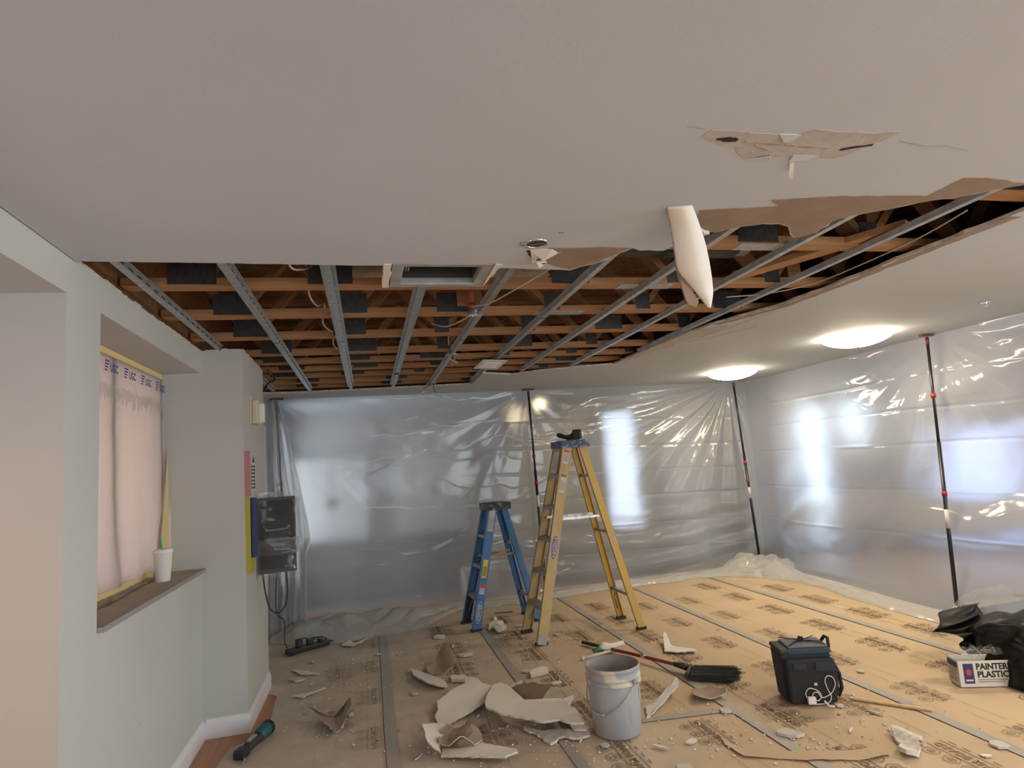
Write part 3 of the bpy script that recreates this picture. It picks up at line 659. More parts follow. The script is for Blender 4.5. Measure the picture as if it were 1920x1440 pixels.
# torn knot of face paper beside it
k = thing('torn_paper_knot', (0.765, 2.47, ZC), 'torn white face paper with a screw hole beside the round ceiling box', 'torn paper')
flap([(-0.06, -0.06, -0.003), (0.03, -0.075, -0.004), (0.075, -0.03, -0.004), (0.02, 0.02, -0.022), (-0.02, 0.06, -0.018)], k, 'board_white')
flap([(0.02, 0.03, -0.004), (0.06, 0.10, -0.004), (0.03, 0.12, -0.020), (0.0, 0.06, -0.016)], k, 'board_white')
MB().prism(jag([(-0.075, -0.05), (-0.06, -0.055), (0.0, 0.045), (0.025, 0.085), (0.01, 0.09), (-0.03, 0.04)], 0.003, 0.02, 3, True), -0.003, -0.0002).build('dark_tear', 'void_dark', k)
MB().prism([(0.04, -0.03), (0.085, -0.04), (0.07, -0.02)], -0.005, -0.0002).build('dark_tear', 'sill_paper', k)
MB().lathe([(0.0005, 0), (0.011, 0)], 12, (-0.008, 0.0, -0.0235)).build('screw_hole', 'void_dark', k)
MB().lathe([(0.0005, 0), (0.011, 0)], 12, (0.032, 0.055, -0.0215)).build('stain', 'ink_red', k)
# hanging strip of drywall face
hs = thing('hanging_drywall_strip', (1.24, 2.0, ZC), 'long pale strip of drywall curling down from the ceiling like a tusk', 'drywall strip')
Lp = [(1.106, 1.950, 2.438), (1.178, 2.06, 2.385), (1.227, 2.14, 2.32), (1.261, 2.19, 2.277), (1.326, 2.235, 2.235), (1.39, 2.27, 2.19), (1.442, 2.3, 2.149)]
Rp = [(1.195, 1.930, 2.438), (1.273, 2.02, 2.398), (1.333, 2.09, 2.347), (1.389, 2.165, 2.285), (1.438, 2.24, 2.218), (1.449, 2.27, 2.18), (1.455, 2.3, 2.149)]
def spline(pts, sub=5):
    P = [Vector(p) for p in pts]; out = []
    for i in range(len(P) - 1):
        p0, p1, p2, p3 = P[max(i - 1, 0)], P[i], P[i + 1], P[min(i + 2, len(P) - 1)]
        for s in range(sub):
            u = s / sub; out.append(0.5 * ((2 * p1) + (p2 - p0) * u + (2 * p0 - 5 * p1 + 4 * p2 - p3) * u * u + (3 * p1 - p0 - 3 * p2 + p3) * u ** 3))
    return out + [P[-1]]
Lp = spline(Lp); Rp = spline(Rp)
m = MB(); o3 = Vector((1.24, 2.0, ZC)); n = len(Lp); T = Vector((-0.0035, 0.008, 0.006))
for a, b_ in zip(Lp, Rp):
    a = Vector(a) - o3; b_ = Vector(b_) - o3; mid = (a + b_) / 2 + Vector((0.0, -0.003, -0.002))
    m.v += [a, mid, b_, b_ + T, mid + T, a + T]
for i in range(n - 1):
    for q in range(6):
        m.f.append((i * 6 + q, i * 6 + (q + 1) % 6, (i + 1) * 6 + (q + 1) % 6, (i + 1) * 6 + q)); m.m.append(0 if q < 2 else 1)
m.f += [(5, 4, 3, 2, 1, 0), tuple((n - 1) * 6 + q for q in range(6))]; m.m += [1, 1]
m.build('white_face', ['board_white', 'gypsum'], hs, smooth=True)
m = MB(); Pp = [(1.262, 2.205, 2.300), (1.285, 2.235, 2.262), (1.312, 2.262, 2.218), (1.335, 2.285, 2.178), (1.352, 2.30, 2.160)]
Qp = [(1.285, 2.20, 2.295), (1.325, 2.235, 2.250), (1.368, 2.272, 2.200), (1.395, 2.29, 2.172), (1.388, 2.302, 2.152)]
for a, b_ in zip(Pp, Qp):
    a = Vector(a) - o3; b_ = Vector(b_) - o3; m.v += [a, b_, b_ + T, a + T]
for i in range(4):
    for q in range(4): m.f.append((i * 4 + q, i * 4 + (q + 1) % 4, (i + 1) * 4 + (q + 1) % 4, (i + 1) * 4 + q)); m.m.append(0)
m.f += [(3, 2, 1, 0), (16, 17, 18, 19)]; m.m += [0, 0]
m.build('brown_backing', 'board_paper', hs)
MB().prism(jag([(0.10, 0.13), (0.16, 0.16), (0.14, 0.24), (0.11, 0.22)], 0.012, 0.02, 31, True), -0.02, -0.004).build('gypsum_lump', 'gypsum', hs)

# ------------------------------------------------------------------ services in the void
t = thing('fire_sprinkler', (0.63, 3.46, 2.42), 'chrome sprinkler head on an orange-red pipe in the ceiling void', 'sprinkler')
MB().tube([(0, 0, 0.05), (0, 0, 0.21), (0.01, 0.02, 0.27), (0.01, 0.10, 0.285), (0.0, 1.9, 0.285)], 0.016, 10).build('pipe', 'pipe_red', t, smooth=True)
MB().tube([(0, 0, 0.045), (0, 0, 0.075)], 0.022, 12).build('coupling', 'pipe_red', t, smooth=True)
MB().box(-0.025, 0.028, -0.02, 0.02, 0.0, 0.045).build('head_box', 'chrome', t, bevel=0.004)
MB().tube([(0, 0, -0.03), (0, 0, 0.0)], 0.008, 8).build('nozzle', 'chrome', t)
MB().bar((-0.055, 0, 0.004), (0.055, 0.0, 0.004), 0.02, 0.004).build('bracket', 'chrome', t)
MB().box(-0.075, 0.075, 0.062, 0.075, 0.08, 0.20).build('blocking', 'wood_web', t)
def curve_cable(name, pts, r, m, label, cat, sub=6, parent=None):
    P = [Vector(p) for p in pts]; out = []
    for i in range(len(P) - 1):
        p0, p1, p2, p3 = P[max(i - 1, 0)], P[i], P[i + 1], P[min(i + 2, len(P) - 1)]
        for s in range(sub):
            u = s / sub
            out.append(0.5 * ((2 * p1) + (p2 - p0) * u + (2 * p0 - 5 * p1 + 4 * p2 - p3) * u * u + (3 * p1 - p0 - 3 * p2 + p3) * u ** 3))
    out.append(P[-1])
    base = Vector((0, 0, 0)) if parent is not None else P[0].copy()
    o = MB().tube([q - base for q in out], r, 6).build(name, m, parent, None if parent is not None else base, smooth=True)
    if parent is None: tag(o, label, cat)
    return o
curve_cable('ceiling_cable', [(-0.33, 2.50, 2.62), (-0.30, 2.66, 2.53), (-0.29, 2.74, 2.47), (-0.24, 2.85, 2.50), (-0.22, 3.2, 2.64), (-0.27, 3.36, 2.55), (-0.24, 3.48, 2.50), (-0.22, 3.9, 2.62), (-0.24, 4.0, 2.53), (-0.20, 4.12, 2.50), (-0.2, 4.55, 2.60), (-0.21, 4.62, 2.52), (-0.18, 4.70, 2.49)], 0.005, 'cable_white', 'pale loose cable looping down between the trusses on the left', 'cable')
curve_cable('ceiling_cable', [(0.95, 2.75, 2.50), (0.78, 3.05, 2.45), (0.70, 3.3, 2.452), (0.62, 3.45, 2.475)], 0.0035, 'cable_white', 'pale cable running to the chrome sprinkler head', 'cable')
curve_cable('ceiling_cable', [(0.62, 3.50, 2.43), (0.52, 3.75, 2.43), (0.44, 3.95, 2.50)], 0.004, 'cable_white', 'pale cable leaving the chrome sprinkler bracket to the left', 'cable')
curve_cable('ceiling_cable', [(2.52, 1.98, 2.475), (2.60, 2.3, 2.474), (2.62, 2.7, 2.472), (2.60, 3.0, 2.472), (2.44, 3.2, 2.470), (2.2, 3.3, 2.475)], 0.0035, 'cable_white', 'pale cable along the right edge of the ceiling opening', 'cable')
for (x, y, lab) in ((0.70, 4.86, 'metal junction box with loose wires under the middle of the opening'), (0.69, 6.42, 'junction box with loose wires at the far edge of the opening')):
    t = thing('junction_box', (x, y, 2.452), lab, 'junction box')
    MB().lathe([(0.0005, 0.0), (0.052, 0.0), (0.052, 0.004), (0.0005, 0.004)], 8).build('cover_plate', 'galvanised', t)
    rnd = random.Random(int(y * 10))
    for q in range(6):
        p = [Vector((rnd.uniform(-.03, .03), rnd.uniform(-.02, .02), 0.0))]
        for s in range(4): p.append(p[-1] + Vector((rnd.uniform(-.035, .035), rnd.uniform(-.02, .02), -rnd.uniform(0.005, .035))))
        curve_cable('wire', p, 0.0035, ('cable_white', 'copper', 'cable_black')[q % 3], None, None, 4, t)
    if y < 5:
        curve_cable('wire', [(-0.02, 0.02, 0.01), (-0.04, -0.10, 0.06), (-0.05, -0.20, 0.12)], 0.005, 'cable_white', None, None, 5, t)
        curve_cable('wire', [(0.02, 0.02, 0.01), (0.01, -0.10, 0.05), (0.03, -0.20, 0.12)], 0.005, 'cable_white', None, None, 5, t)
t = thing('ceiling_register', (1.085, 5.24, 2.425), 'white ceiling register dangling from its duct collar near the far edge', 'register')
R1 = Matrix.Rotation(math.radians(-7), 4, 'X') @ Matrix.Rotation(math.radians(10), 4, 'Z')
m = MB().obox(R1, -0.115, 0.115, -0.13, 0.13, 0.0, 0.006); m.build('face_plate', 'white_plastic', t)
for q in range(5): MB().obox(R1, -0.08, 0.08, -0.075 + q * 0.035, -0.06 + q * 0.035, -0.006, 0.0).build('louvre', 'white_plastic', t)
MB().obox(R1, -0.09, 0.09, -0.02, 0.12, 0.006, 0.03).build('collar', 'galvanised', t)
def lumpy(name, x0, x1, yc, zc, ry, rz, seed, m, label, cat):
    nu, nv = 40, 20; P = np.zeros((nu, nv + 1, 3))
    for i in range(nu):
        u = i / (nu - 1); e = min(1, 5 * u, 5 * (1 - u)) ** 0.5
        for j in range(nv + 1):
            a = 2 * PI * j / nv; w = 1 + 0.16 * float(fbm(u * 7, math.cos(a) * 1.5 + 3, seed)) + 0.10 * float(fbm(u * 17, math.sin(a) * 2 + 9, seed + 3))
            P[i, j] = (x0 + (x1 - x0) * u - (x0 + x1) / 2, math.cos(a) * ry * e * w, math.sin(a) * rz * e * w)
    return tag(grid_mesh(P).build(name, m, None, ((x0 + x1) / 2, yc, zc), smooth=True), label, cat)
lumpy('insulation_roll', -0.05, 0.42, 3.365, 2.66, 0.13, 0.085, 1, 'insulation', 'lumpy beige insulation roll between the trusses, left of the red pipe', 'insulation')
lumpy('insulation_roll', 0.70, 1.12, 3.365, 2.68, 0.12, 0.075, 2, 'insulation', 'lumpy beige insulation roll between the trusses, right of the red pipe', 'insulation')
t = thing('flex_duct', (1.72, 2.75, 2.66), 'dark flexible duct lying between the trusses at the right', 'duct')
pts = [(-1.0, 0, 0.0), (-0.6, 0.02, 0.02), (-0.2, 0, 0.0), (0.2, 0.01, 0.02)]; prof = []
P = [Vector((-1.0 + 1.2 * i / 60, 0, 0)) for i in range(61)]
MB().tube(P, 0.12, 14, radii=[0.118 + (0.008 if i % 2 else 0) for i in range(61)]).build('duct_body', 'gusset', t, smooth=True)
MB().tube([(0.2, 0, 0), (0.26, 0, 0)], 0.115, 14).build('duct_collar', 'duct_metal', t, smooth=True)
# stray board leaning in the void at the right
tag(MB().bar((0, 0, 0), (0.40, -0.75, 0.0), 0.10, 0.03).build('loose_board', 'wood', None, (2.05, 2.95, 2.50)), 'loose orange board lying across the channels at the right', 'board')
# thin black cable at the pier top
curve_cable('pier_cable', [(-0.785, 5.24, 2.28), (-0.78, 5.4, 2.36), (-0.77, 5.7, 2.43), (-0.78, 5.72, 2.468), (-0.78, 5.40, 2.474)], 0.007, 'cable_black', 'thin black cable rising from the pier into the void', 'cable')
# concealed sprinkler heads in the remaining ceiling
for (x, y, lab) in ((0.648, 7.02, 'small sprinkler head in the ceiling strip above the back plastic'), (4.30, 3.36, 'small sprinkler head in the ceiling at the far right')):
    t = thing('ceiling_sprinkler', (x, y, ZC), lab, 'sprinkler')
    MB().lathe([(0.0005, -0.001), (0.034, -0.001), (0.034, -0.005), (0.0005, -0.007)], 16).build('escutcheon', 'chrome', t)
    MB().tube([(0, 0, -0.006), (0, 0, -0.03)], 0.006, 8).build('stem', 'chrome', t); MB().lathe([(0.0005, -0.03), (0.016, -0.03), (0.016, -0.033), (0.0005, -0.033)], 12).build('deflector', 'chrome', t)

# ------------------------------------------------------------------ lamps
def lamp(x, y, r, label):
    t = thing('ceiling_lamp', (x, y, ZC), label, 'lamp', group='flush dome ceiling lamps')
    MB().lathe([(r * 0.80, 0.0), (r * 0.80, -0.022), (r * 0.75, -0.026)], 40).build('base_ring', 'chrome', t, smooth=True)
    MB().lathe([(r * 0.78, -0.016), (r * 0.98, -0.022), (r, -0.030), (r * 0.93, -0.045), (r * 0.75, -0.068), (r * 0.45, -0.090), (r * 0.2, -0.099), (0.001, -0.101)], 40).build('glass_dome', 'lamp_glow', t, smooth=True)
    MB().lathe([(0.012, -0.101), (0.012, -0.112), (0.001, -0.116)], 12).build('finial', 'chrome', t, smooth=True)
lamp(4.20, 4.45, 0.27, 'glowing dome ceiling lamp on the right, in front of the plastic')
lamp(4.22, 6.38, 0.27, 'glowing dome ceiling lamp in front of the middle support pole')
lamp(4.25, 2.1, 0.27, 'unseen dome ceiling lamp, added right of view to brighten the floor')  # added out of view for more light on the floor
lamp(2.0, 0.25, 0.27, 'unseen dome ceiling lamp, added above the view to brighten the near floor')  # extra unseen lamp, added to lift the near and left floor
for y, lab in ((9.19, 'nearest'), (10.98, 'middle'), (12.43, 'farthest')):
    t = thing('downlight', (2.58, y, ZC), 'small recessed downlight in the corridor behind the plastic, the %s one' % lab, 'downlight', group='corridor downlights')
    MB().lathe([(0.085, 0.0), (0.085, -0.004), (0.065, -0.005)], 20).build('trim_ring', 'white_plastic', t); MB().lathe([(0.0005, -0.002), (0.068, -0.004)], 20).build('lens', 'downlight_glow', t)

# ------------------------------------------------------------------ plastic sheeting
def sst(a, b, x): t_ = np.clip((x - a) / (b - a), 0, 1); return t_ * t_ * (3 - 2 * t_)
def radial(X, Z, ax, az, k, amp, reach, ph, seed):
    dx = X - ax; dz = az - Z; r = np.hypot(dx, dz) + 1e-4; th = np.arctan2(dx, dz)
    w = th * k + ph + 1.6 * fbm(th * 2.5 + 7, r * 0.8, seed)
    s = np.sin(w); s = np.sign(s) * np.abs(s) ** 1.6
    return amp * s * np.exp(-r / reach) * sst(0.0, 0.25, r) * np.minimum(r * 1.5, 1)
def crease(Z, X, z0, amp, wid, seed):
    zz = z0 + 0.02 * fbm(X * 0.8, z0 * 3 + 0 * X, seed)
    return amp * np.exp(-((Z - zz) / wid) ** 2) * (0.6 + 0.8 * vnoise(X * 1.5, z0 * 9 + 0 * X, seed))
bs = thing('plastic_sheet', (2.0, 7.2, 0), 'translucent plastic dust sheet hung across the back of the room', 'plastic sheet')
nu = 420; us = np.linspace(-0.99, 5.06, nu); zs = np.concatenate([np.linspace(2.436, 0.03, 230)])
X, Z = np.meshgrid(us, zs, indexing='ij')
FX = 0.35 + 0.65 * sst(1.2, 2.6, X)
D = 0.03 * fbm(X * 0.7, Z * 0.7, 5, 2) + FX * 0.004 * fbm(X * 3, Z * 3, 6, 2) + FX * 0.0008 * fbm(X * 14, Z * 14, 16, 2)
D = D + radial(X, Z, 4.80, 2.42, 26, 0.055, 1.0, 0.3, 8) + radial(X, Z, 1.93, 2.43, 18, 0.008, 0.7, 1.0, 9) + radial(X, Z, -0.95, 2.42, 16, 0.010, 1.0, 2.0, 10)
for q, (z0, am) in enumerate(((2.05, .006), (1.72, .007), (1.40, .006), (1.08, .009), (0.74, .007), (0.42, .010))):
    D = D + crease(Z + 0.035 * (X - 2), X, z0, am * sst(0.8, 2.2, X), 0.012, 30 + q)
sw = Z - 0.10 * ((X - 3.1) / 1.6) ** 2
D = D + 0.016 * np.sin(sw * 24 + 2.5 * fbm(X * 0.9, sw * 1.4, 12)) * sst(1.15, 0.55, Z) * sst(1.3, 2.2, X)
D = D + 0.010 * np.maximum(0, fbm(X * 1.6 + Z * 1.2, Z * 5 - X * 2.2, 14, 2)) * sst(1.6, 0.3, Z)
D = D * (0.15 + 0.85 * sst(2.44, 2.3, Z)) * sst(5.06, 4.72, X)
Y = 7.16 + 0.24 * (X + 1) / 6 + D
Yb = Y[:, -1:]
# part lying on the floor
nf = 60; s = np.linspace(0, 1, nf)[1:]
Xf = np.repeat(us[:, None], nf - 1, 1); S = np.repeat(s[None], nu, 0)
reach = 0.32 + 0.58 * sst(0.95, 0.3, Xf) + 0.40 * sst(3.9, 4.6, Xf) + 0.14 * fbm(Xf * 1.7, 0 * Xf + 3, 20)
reach = reach * (0.75 + 0.25 * sst(-1.0, -0.7, Xf))
hump = 0.05 + 0.10 * sst(0.9, 0.0, Xf) * sst(-0.98, -0.75, Xf) + 0.18 * sst(4.1, 4.6, Xf)
Yf = Yb - reach * S
Zf = 0.012 + hump * np.sin(PI * np.clip(S * 1.05, 0, 1)) ** 0.8 * (0.6 + 0.5 * fbm(Xf * 1.7, S * 2.2 + Xf * 0.6, 22, 2) + 0.35 * np.abs(fbm(Xf * 4.5 + S * 2, S * 3 - Xf, 26, 2))) + 0.010 * np.abs(fbm(Xf * 7, S * 5, 23, 2)) * (1 - S) 
Zf = np.maximum(Zf, 0.008) * sst(1.0, 0.93, S) + 0.008
Xf = Xf + 0.05 * fbm(Xf * 3, S * 4, 24)
Yf = Yf + 0.05 * fbm(Xf * 5, S * 5, 25) * S
grid_mesh(np.stack([X, Y, Z], -1) - np.array([2.0, 7.2, 0]), True).build('sheet', 'plastic_sheet', bs, smooth=True)
P = np.concatenate([np.stack([X, Y, Z], -1)[:, -2:], np.stack([Xf, Yf, Zf], -1)], 1) - np.array([2.0, 7.2, 0])
grid_mesh(P, True).build('gathered_hem', 'plastic_heap', bs, smooth=True)
# doubled flap hanging at its left end
n1, n2 = 60, 140; u, w = np.meshgrid(np.linspace(0, 1, n1), np.linspace(0, 1, n2), indexing='ij')
xl = -0.985 - 0.02 * w; wd = 0.06 + 0.34 * np.minimum(w * 1.6, 1) ** 0.8 - 0.05 * sst(0.62, 0.7, w)
Xq = xl + wd * u; Zq = 2.42 - 2.37 * w
Yq = 6.98 - 0.20 * w + 0.035 * np.sin(u * 17 + 2 * fbm(u * 2, w * 3, 50)) * (0.3 + w) + 0.03 * fbm(u * 4, w * 10, 51)
grid_mesh(np.stack([Xq, Yq, Zq], -1) - np.array([2.0, 7.2, 0]), True).build('hanging_flap', 'plastic_sheet', bs, smooth=True)

rs = thing('plastic_sheet', (4.85, 4.8, 0), 'translucent plastic dust sheet hung along the right side of the room', 'plastic sheet')
nu = 420; us = np.linspace(7.403, 1.9, nu); zs = np.linspace(2.436, 0.03, 230)
Yq, Z = np.meshgrid(us, zs, indexing='ij')
D = 0.05 * fbm(Yq * 0.6, Z * 0.6, 65, 2) + 0.006 * fbm(Yq * 2.5, Z * 2.5, 66, 2) + 0.0008 * fbm(Yq * 12, Z * 12, 67, 2)
D = D + radial(Yq, Z, 7.36, 2.40, 14, 0.014, 0.8, 0.8, 68) + radial(Yq, Z, 4.48, 2.42, 16, 0.022, 0.8, 1.7, 69) + radial(Yq, Z, 2.0, 2.5, 13, 0.080, 2.6, 0.4, 70)
for q, (z0, am) in enumerate(((2.08, .006), (1.78, .007), (1.46, .008), (1.02, .006), (0.62, .006))): D = D + crease(Z, Yq, z0, am, 0.013, 80 + q)
sw = Z + 0.16 * (Yq - 6.2)
D = D + 0.055 * np.sin(sw * 9 + 2.2 * fbm(Yq * 0.7, sw * 1.2, 72)) * sst(1.5, 0.5, Z) * sst(7.2, 6.6, Yq)
D = D * (0.15 + 0.85 * sst(2.44, 2.3, Z)) * sst(7.41, 7.0, Yq)
Xr = 5.06 + 0.08 * sst(7.41, 7.0, Yq) - 0.02 * (7.4 - Yq) - 0.26 * (1 - Z / 2.44) ** 1.5 * sst(7.4, 6.4, Yq) + D
nf = 46; s = np.linspace(0, 1, nf)[1:]; Yf = np.repeat(us[:, None], nf - 1, 1); S = np.repeat(s[None], nu, 0)
reach = 0.28 + 0.40 * sst(6.2, 7.0, Yf) + 0.10 * fbm(Yf * 1.9, 0 * Yf + 8, 75); hump = 0.035 + 0.16 * sst(6.3, 6.9, Yf)
Xf = Xr[:, -1:] - reach * S
Zf = 0.012 + hump * np.sin(PI * np.clip(S * 1.05, 0, 1)) ** 0.8 * (0.6 + 0.5 * fbm(Yf * 1.7, S * 2 + Yf * 0.6, 78, 2) + 0.5 * np.abs(fbm(Yf * 4, S * 3 + Yf, 76, 2)))
Zf = np.maximum(Zf, 0.008) * sst(1.0, 0.93, S) + 0.008
grid_mesh(np.stack([Xr, Yq, Z], -1) - np.array([4.85, 4.8, 0]), True).build('sheet', 'plastic_sheet', rs, smooth=True)
P = np.concatenate([np.stack([Xr, Yq, Z], -1)[:, -2:], np.stack([Xf, Yf + 0.03 * fbm(Yf * 4, S * 4, 77), Zf], -1)], 1) - np.array([4.85, 4.8, 0])
grid_mesh(P, True).build('gathered_hem', 'plastic_heap', rs, smooth=True)

# ------------------------------------------------------------------ spring poles
def pole(base, top, label, collars=(0.47, 0.60), white=(0.36, 0.42), head=True):
    a = Vector((0, 0, 0)); b = Vector(top) - Vector(base)
    t = thing('support_pole', base, label, 'support pole', group='telescopic poles holding the plastic')
    L = b.length; d = b.normalized()
    MB().tube([a + d * 0.02, d * (L * 0.60)], 0.0165, 10).build('lower_tube', 'pole_black', t, smooth=True)
    MB().tube([d * (L * 0.60), d * (L - 0.06)], 0.0125, 10).build('upper_tube', 'pole_black', t, smooth=True)
    for c in collars: MB().tube([d * (L * c - 0.02), d * (L * c + 0.02)], 0.021, 10).build('clamp_collar', 'pole_red', t, smooth=True)
    MB().tube([d * (L * white[0]), d * (L * white[1])], 0.0172, 10).build('white_sleeve', 'label_white', t, smooth=True)
    MB().tube([a, d * 0.03], 0.024, 10).build('rubber_foot', 'rubber_black', t)
    MB().tube([d * (L - 0.10), d * (L - 0.03)], 0.015, 10).build('spring_head', 'head_maroon', t, smooth=True)
    if head: MB().box(b.x - 0.07, b.x + 0.07, b.y - 0.02, b.y + 0.02, b.z - 0.020, b.z - 0.004).build('head_plate', 'head_maroon', t, bevel=0.004)
pole((1.96, 7.17, 0.0), (1.93, 7.17, 2.438), 'black telescopic pole in front of the back plastic, behind the ladders', (0.535, 0.665), (0.42, 0.475))
pole((4.88, 7.27, 0.0), (4.80, 7.27, 2.438), 'black telescopic pole at the corner of the plastic, under the middle lamp', (0.455, 0.55), (0.36, 0.42), False)
pole((4.73, 4.38, 0.0), (4.965, 4.46, 2.438), 'black telescopic pole before the right plastic, above the trash bag', (0.42, 0.77), (0.30, 0.365))
pole((-0.88, 7.06, 0.0), (-0.93, 7.02, 2.438), 'black telescopic pole wrapped by the plastic at the far left corner', (0.5, 0.62), (0.38, 0.43))

# ------------------------------------------------------------------ room behind the plastic
def cabinet(x0, x1, z0, z1, label):
    t = thing('wall_cabinet', ((x0 + x1) / 2, 8.98, z0), label, 'cabinet', group='white units on the back wall')
    w = x1 - x0; h = z1 - z0
    MB().box(-w / 2, w / 2, -0.16, 0.0, 0, h).build('body', 'cabinet_white', t)
    for s in (0, 1):
        d = MB().box(-w / 2 + 0.01 + s * w / 2, -0.01 + s * w / 2, -0.182, -0.162, 0.01, h - 0.01).build('door', 'cabinet_white', t)
        MB().box((-0.06 if s == 0 else 0.02), (-0.02 if s == 0 else 0.06), -0.194, -0.182, 0.5 * h - 0.06, 0.5 * h + 0.06).build('handle', 'sofa_dark', d)
cabinet(-0.95, -0.02, 0.62, 1.80, 'white cabinet at the left of the back wall, seen through plastic')
cabinet(0.40, 1.32, 0.62, 1.84, 'white cabinet at the right of the back wall, seen through plastic')
t = thing('bench', (0.2, 8.42, 0), 'dark upholstered bench along the back wall behind the plastic', 'bench')
MB().box(-1.1, 1.15, -0.2, 0.3, 0.10, 0.46).build('seat', 'sofa_dark', t, bevel=0.03); MB().box(-1.1, 1.15, 0.15, 0.35, 0.46, 0.72).build('backrest', 'sofa_dark', t, bevel=0.03)
for x in (-1.0, 1.05): MB().box(x - 0.03, x + 0.03, -0.15, 0.25, 0, 0.10).build('leg', 'sofa_dark', t)
t = thing('storage_box', (1.30, 7.95, 0), 'pale lidded storage box on the floor behind the plastic', 'box')
MB().box(-0.2, 0.2, -0.15, 0.15, 0.0, 0.26).build('body', 'cabinet_white', t, bevel=0.01); MB().box(-0.21, 0.21, -0.16, 0.16, 0.26, 0.29).build('lid', 'cabinet_white', t, bevel=0.005); MB().box(-0.06, 0.06, -0.158, -0.150, 0.15, 0.19).build('handle', 'sofa_dark', t)
t = thing('wall_clock', (0.03, 8.99, 2.12), 'round clock high on the back wall behind the plastic', 'clock')
MB().tube([(0, 0, 0), (0, -0.03, 0)], 0.15, 24).build('face', 'label_white', t); MB().tube([(0.16 * math.cos(a * PI / 12), -0.02, 0.16 * math.sin(a * PI / 12)) for a in range(25)], 0.012, 6, cap=False).build('rim', 'ink_grey', t)
for x0, x1, lab in ((4.35, 4.85, 'left'), (5.5, 6.2, 'right')):
    t = thing('tall_locker', ((x0 + x1) / 2, 8.97, 0), 'pale tall locker behind the plastic, the %s one of two' % lab, 'locker')
    w = x1 - x0; MB().box(-w / 2, w / 2, -0.4, 0, 0, 2.1).build('body', 'cabinet_white', t)
    d = MB().box(-w / 2 + 0.01, w / 2 - 0.01, -0.42, -0.402, 0.05, 2.08).build('door', 'cabinet_white', t); MB().box(w / 2 - 0.08, w / 2 - 0.05, -0.435, -0.42, 0.95, 1.15).build('handle', 'sofa_dark', d)
# ================================================================== FLOOR PROTECTION
TX = [-0.63, 0.07, 1.00, 2.06, 2.985, 4.00, 5.20]
SHN = ['narrow strip along the left wall', 'strip under the drywall rubble', 'strip under the bucket and yellow ladder', 'strip under the broom head', 'strip under the cooler and carton', 'strip along the right plastic']
board = []
for i in range(6):
    x0, x1 = TX[i] + 0.001, TX[i + 1] - 0.001
    nx, ny = 10, 90; gx, gy = np.meshgrid(np.linspace(x0, x1, nx), np.linspace(0.2, 7.35, ny), indexing='ij')
    z = 0.0035 + 0.004 * np.maximum(0, fbm(gx * 1.7, gy * 1.1, 90 + i)) 
    z = z * np.minimum(1, np.minimum(gx - x0, x1 - gx) / 0.03 * 0.5 + 0.5)
    edge = np.stack([gx, gy, z], -1)
    if i == 0:
        ye = edge[0, :, 1]; xe = np.interp(ye, [0.2, 3.6, 3.96, 4.22, 4.30, 4.60, 5.06, 5.10, 5.255, 5.30, 7.35], [-0.90, -0.90, -0.885, -0.86, -0.70, -0.69, -0.715, -0.783, -0.783, -1.03, -1.03]) + 0.006 * fbm(ye * 4.0, 0 * ye, 3)
        for k in range(nx): edge[k, :, 0] = xe + (x1 - xe) * k / (nx - 1)
    b = grid_mesh(edge)
    o = b.build('floor_board_paper', 'kraft', smooth=True)
    tag(o, 'tan kraft floor protection board, %s' % SHN[i], 'floor board', 'kraft protection boards on the floor')
    board.append(o)
# seam tape
for i, x in enumerate(TX[1:6]):
    P = np.zeros((3, 100, 3)); rnd = random.Random(i)
    for k in range(100):
        y = 0.25 + 7.0 * k / 99
        for q in range(3): P[q, k] = ((q - 1) * 0.034 + 0.006 * float(fbm(y * 0.9, i * 3.0, 40)), y - 3.7, 0.0)
    o = grid_mesh(P).build('seam_tape', 'seam_tape', None, (x, 3.7, 0.0085))
    tag(o, 'grey tape over the board seam, %s from the left wall' % ORD[i], 'tape', 'seam tape on the floor boards')
o = MB().bar((-0.30, 0.03, 0), (0.28, -0.04, 0), 0.05, 0.0006).build('seam_tape', 'seam_tape', None, (1.78, 3.55, 0.0093)); tag(o, 'short grey tape across the board right of the bucket', 'tape', 'seam tape on the floor boards')
# printed lettering on the boards
pb = MB(); I4 = Matrix.Identity(4)
mb_text(pb, 'RAM BOARD', 0.062, Matrix.Translation((0, 0, 0)), 0, 0.0025, 1.05)
for s in (-1, 1): pb.box(-0.205, 0.205, s * 0.047 - 0.003, s * 0.047 + 0.003, 0, 0.0001)
for k in range(3):
    cx, cy = -0.12 + k * 0.12, 0.105 - 0.012 * (k % 2)
    for r_, w_ in ((0.047, 0.005),):
        hx = [(cx + r_ * math.cos(a * PI / 3), cy + r_ * math.sin(a * PI / 3)) for a in range(7)]
        for a in range(6): pb.bar((*hx[a], 0), (*hx[a + 1], 0), w_, 0.0001)
    pb.lathe([(0.016, 0), (0.021, 0)], 10, (cx, cy, 0)); pb.bar((cx - 0.025, cy - 0.01, 0), (cx + 0.025, cy + 0.012, 0), 0.004, 0.0001); pb.bar((cx - 0.01, cy + 0.022, 0), (cx + 0.012, cy - 0.02, 0), 0.004, 0.0001)
for k in range(4): pb.bar((-0.15 + k * 0.09, -0.075, 0), (-0.10 + k * 0.09, -0.075, 0), 0.007, 0.0001)
pb.bar((-0.55, -0.055, 0), (-0.24, -0.055, 0), 0.0025, 0.0001); pb.bar((0.24, 0.055, 0), (0.45, 0.055, 0), 0.0025, 0.0001)
pr_dark = pb.mesh('printed_logo', 'ink_brown'); pr_faint = pr_dark.copy(); pr_faint.materials.clear(); pr_faint.materials.append(MATS['ink_faint']); pr_dust = pr_dark.copy(); pr_dust.materials.clear(); pr_dust.materials.append(MATS['ink_dusty'])
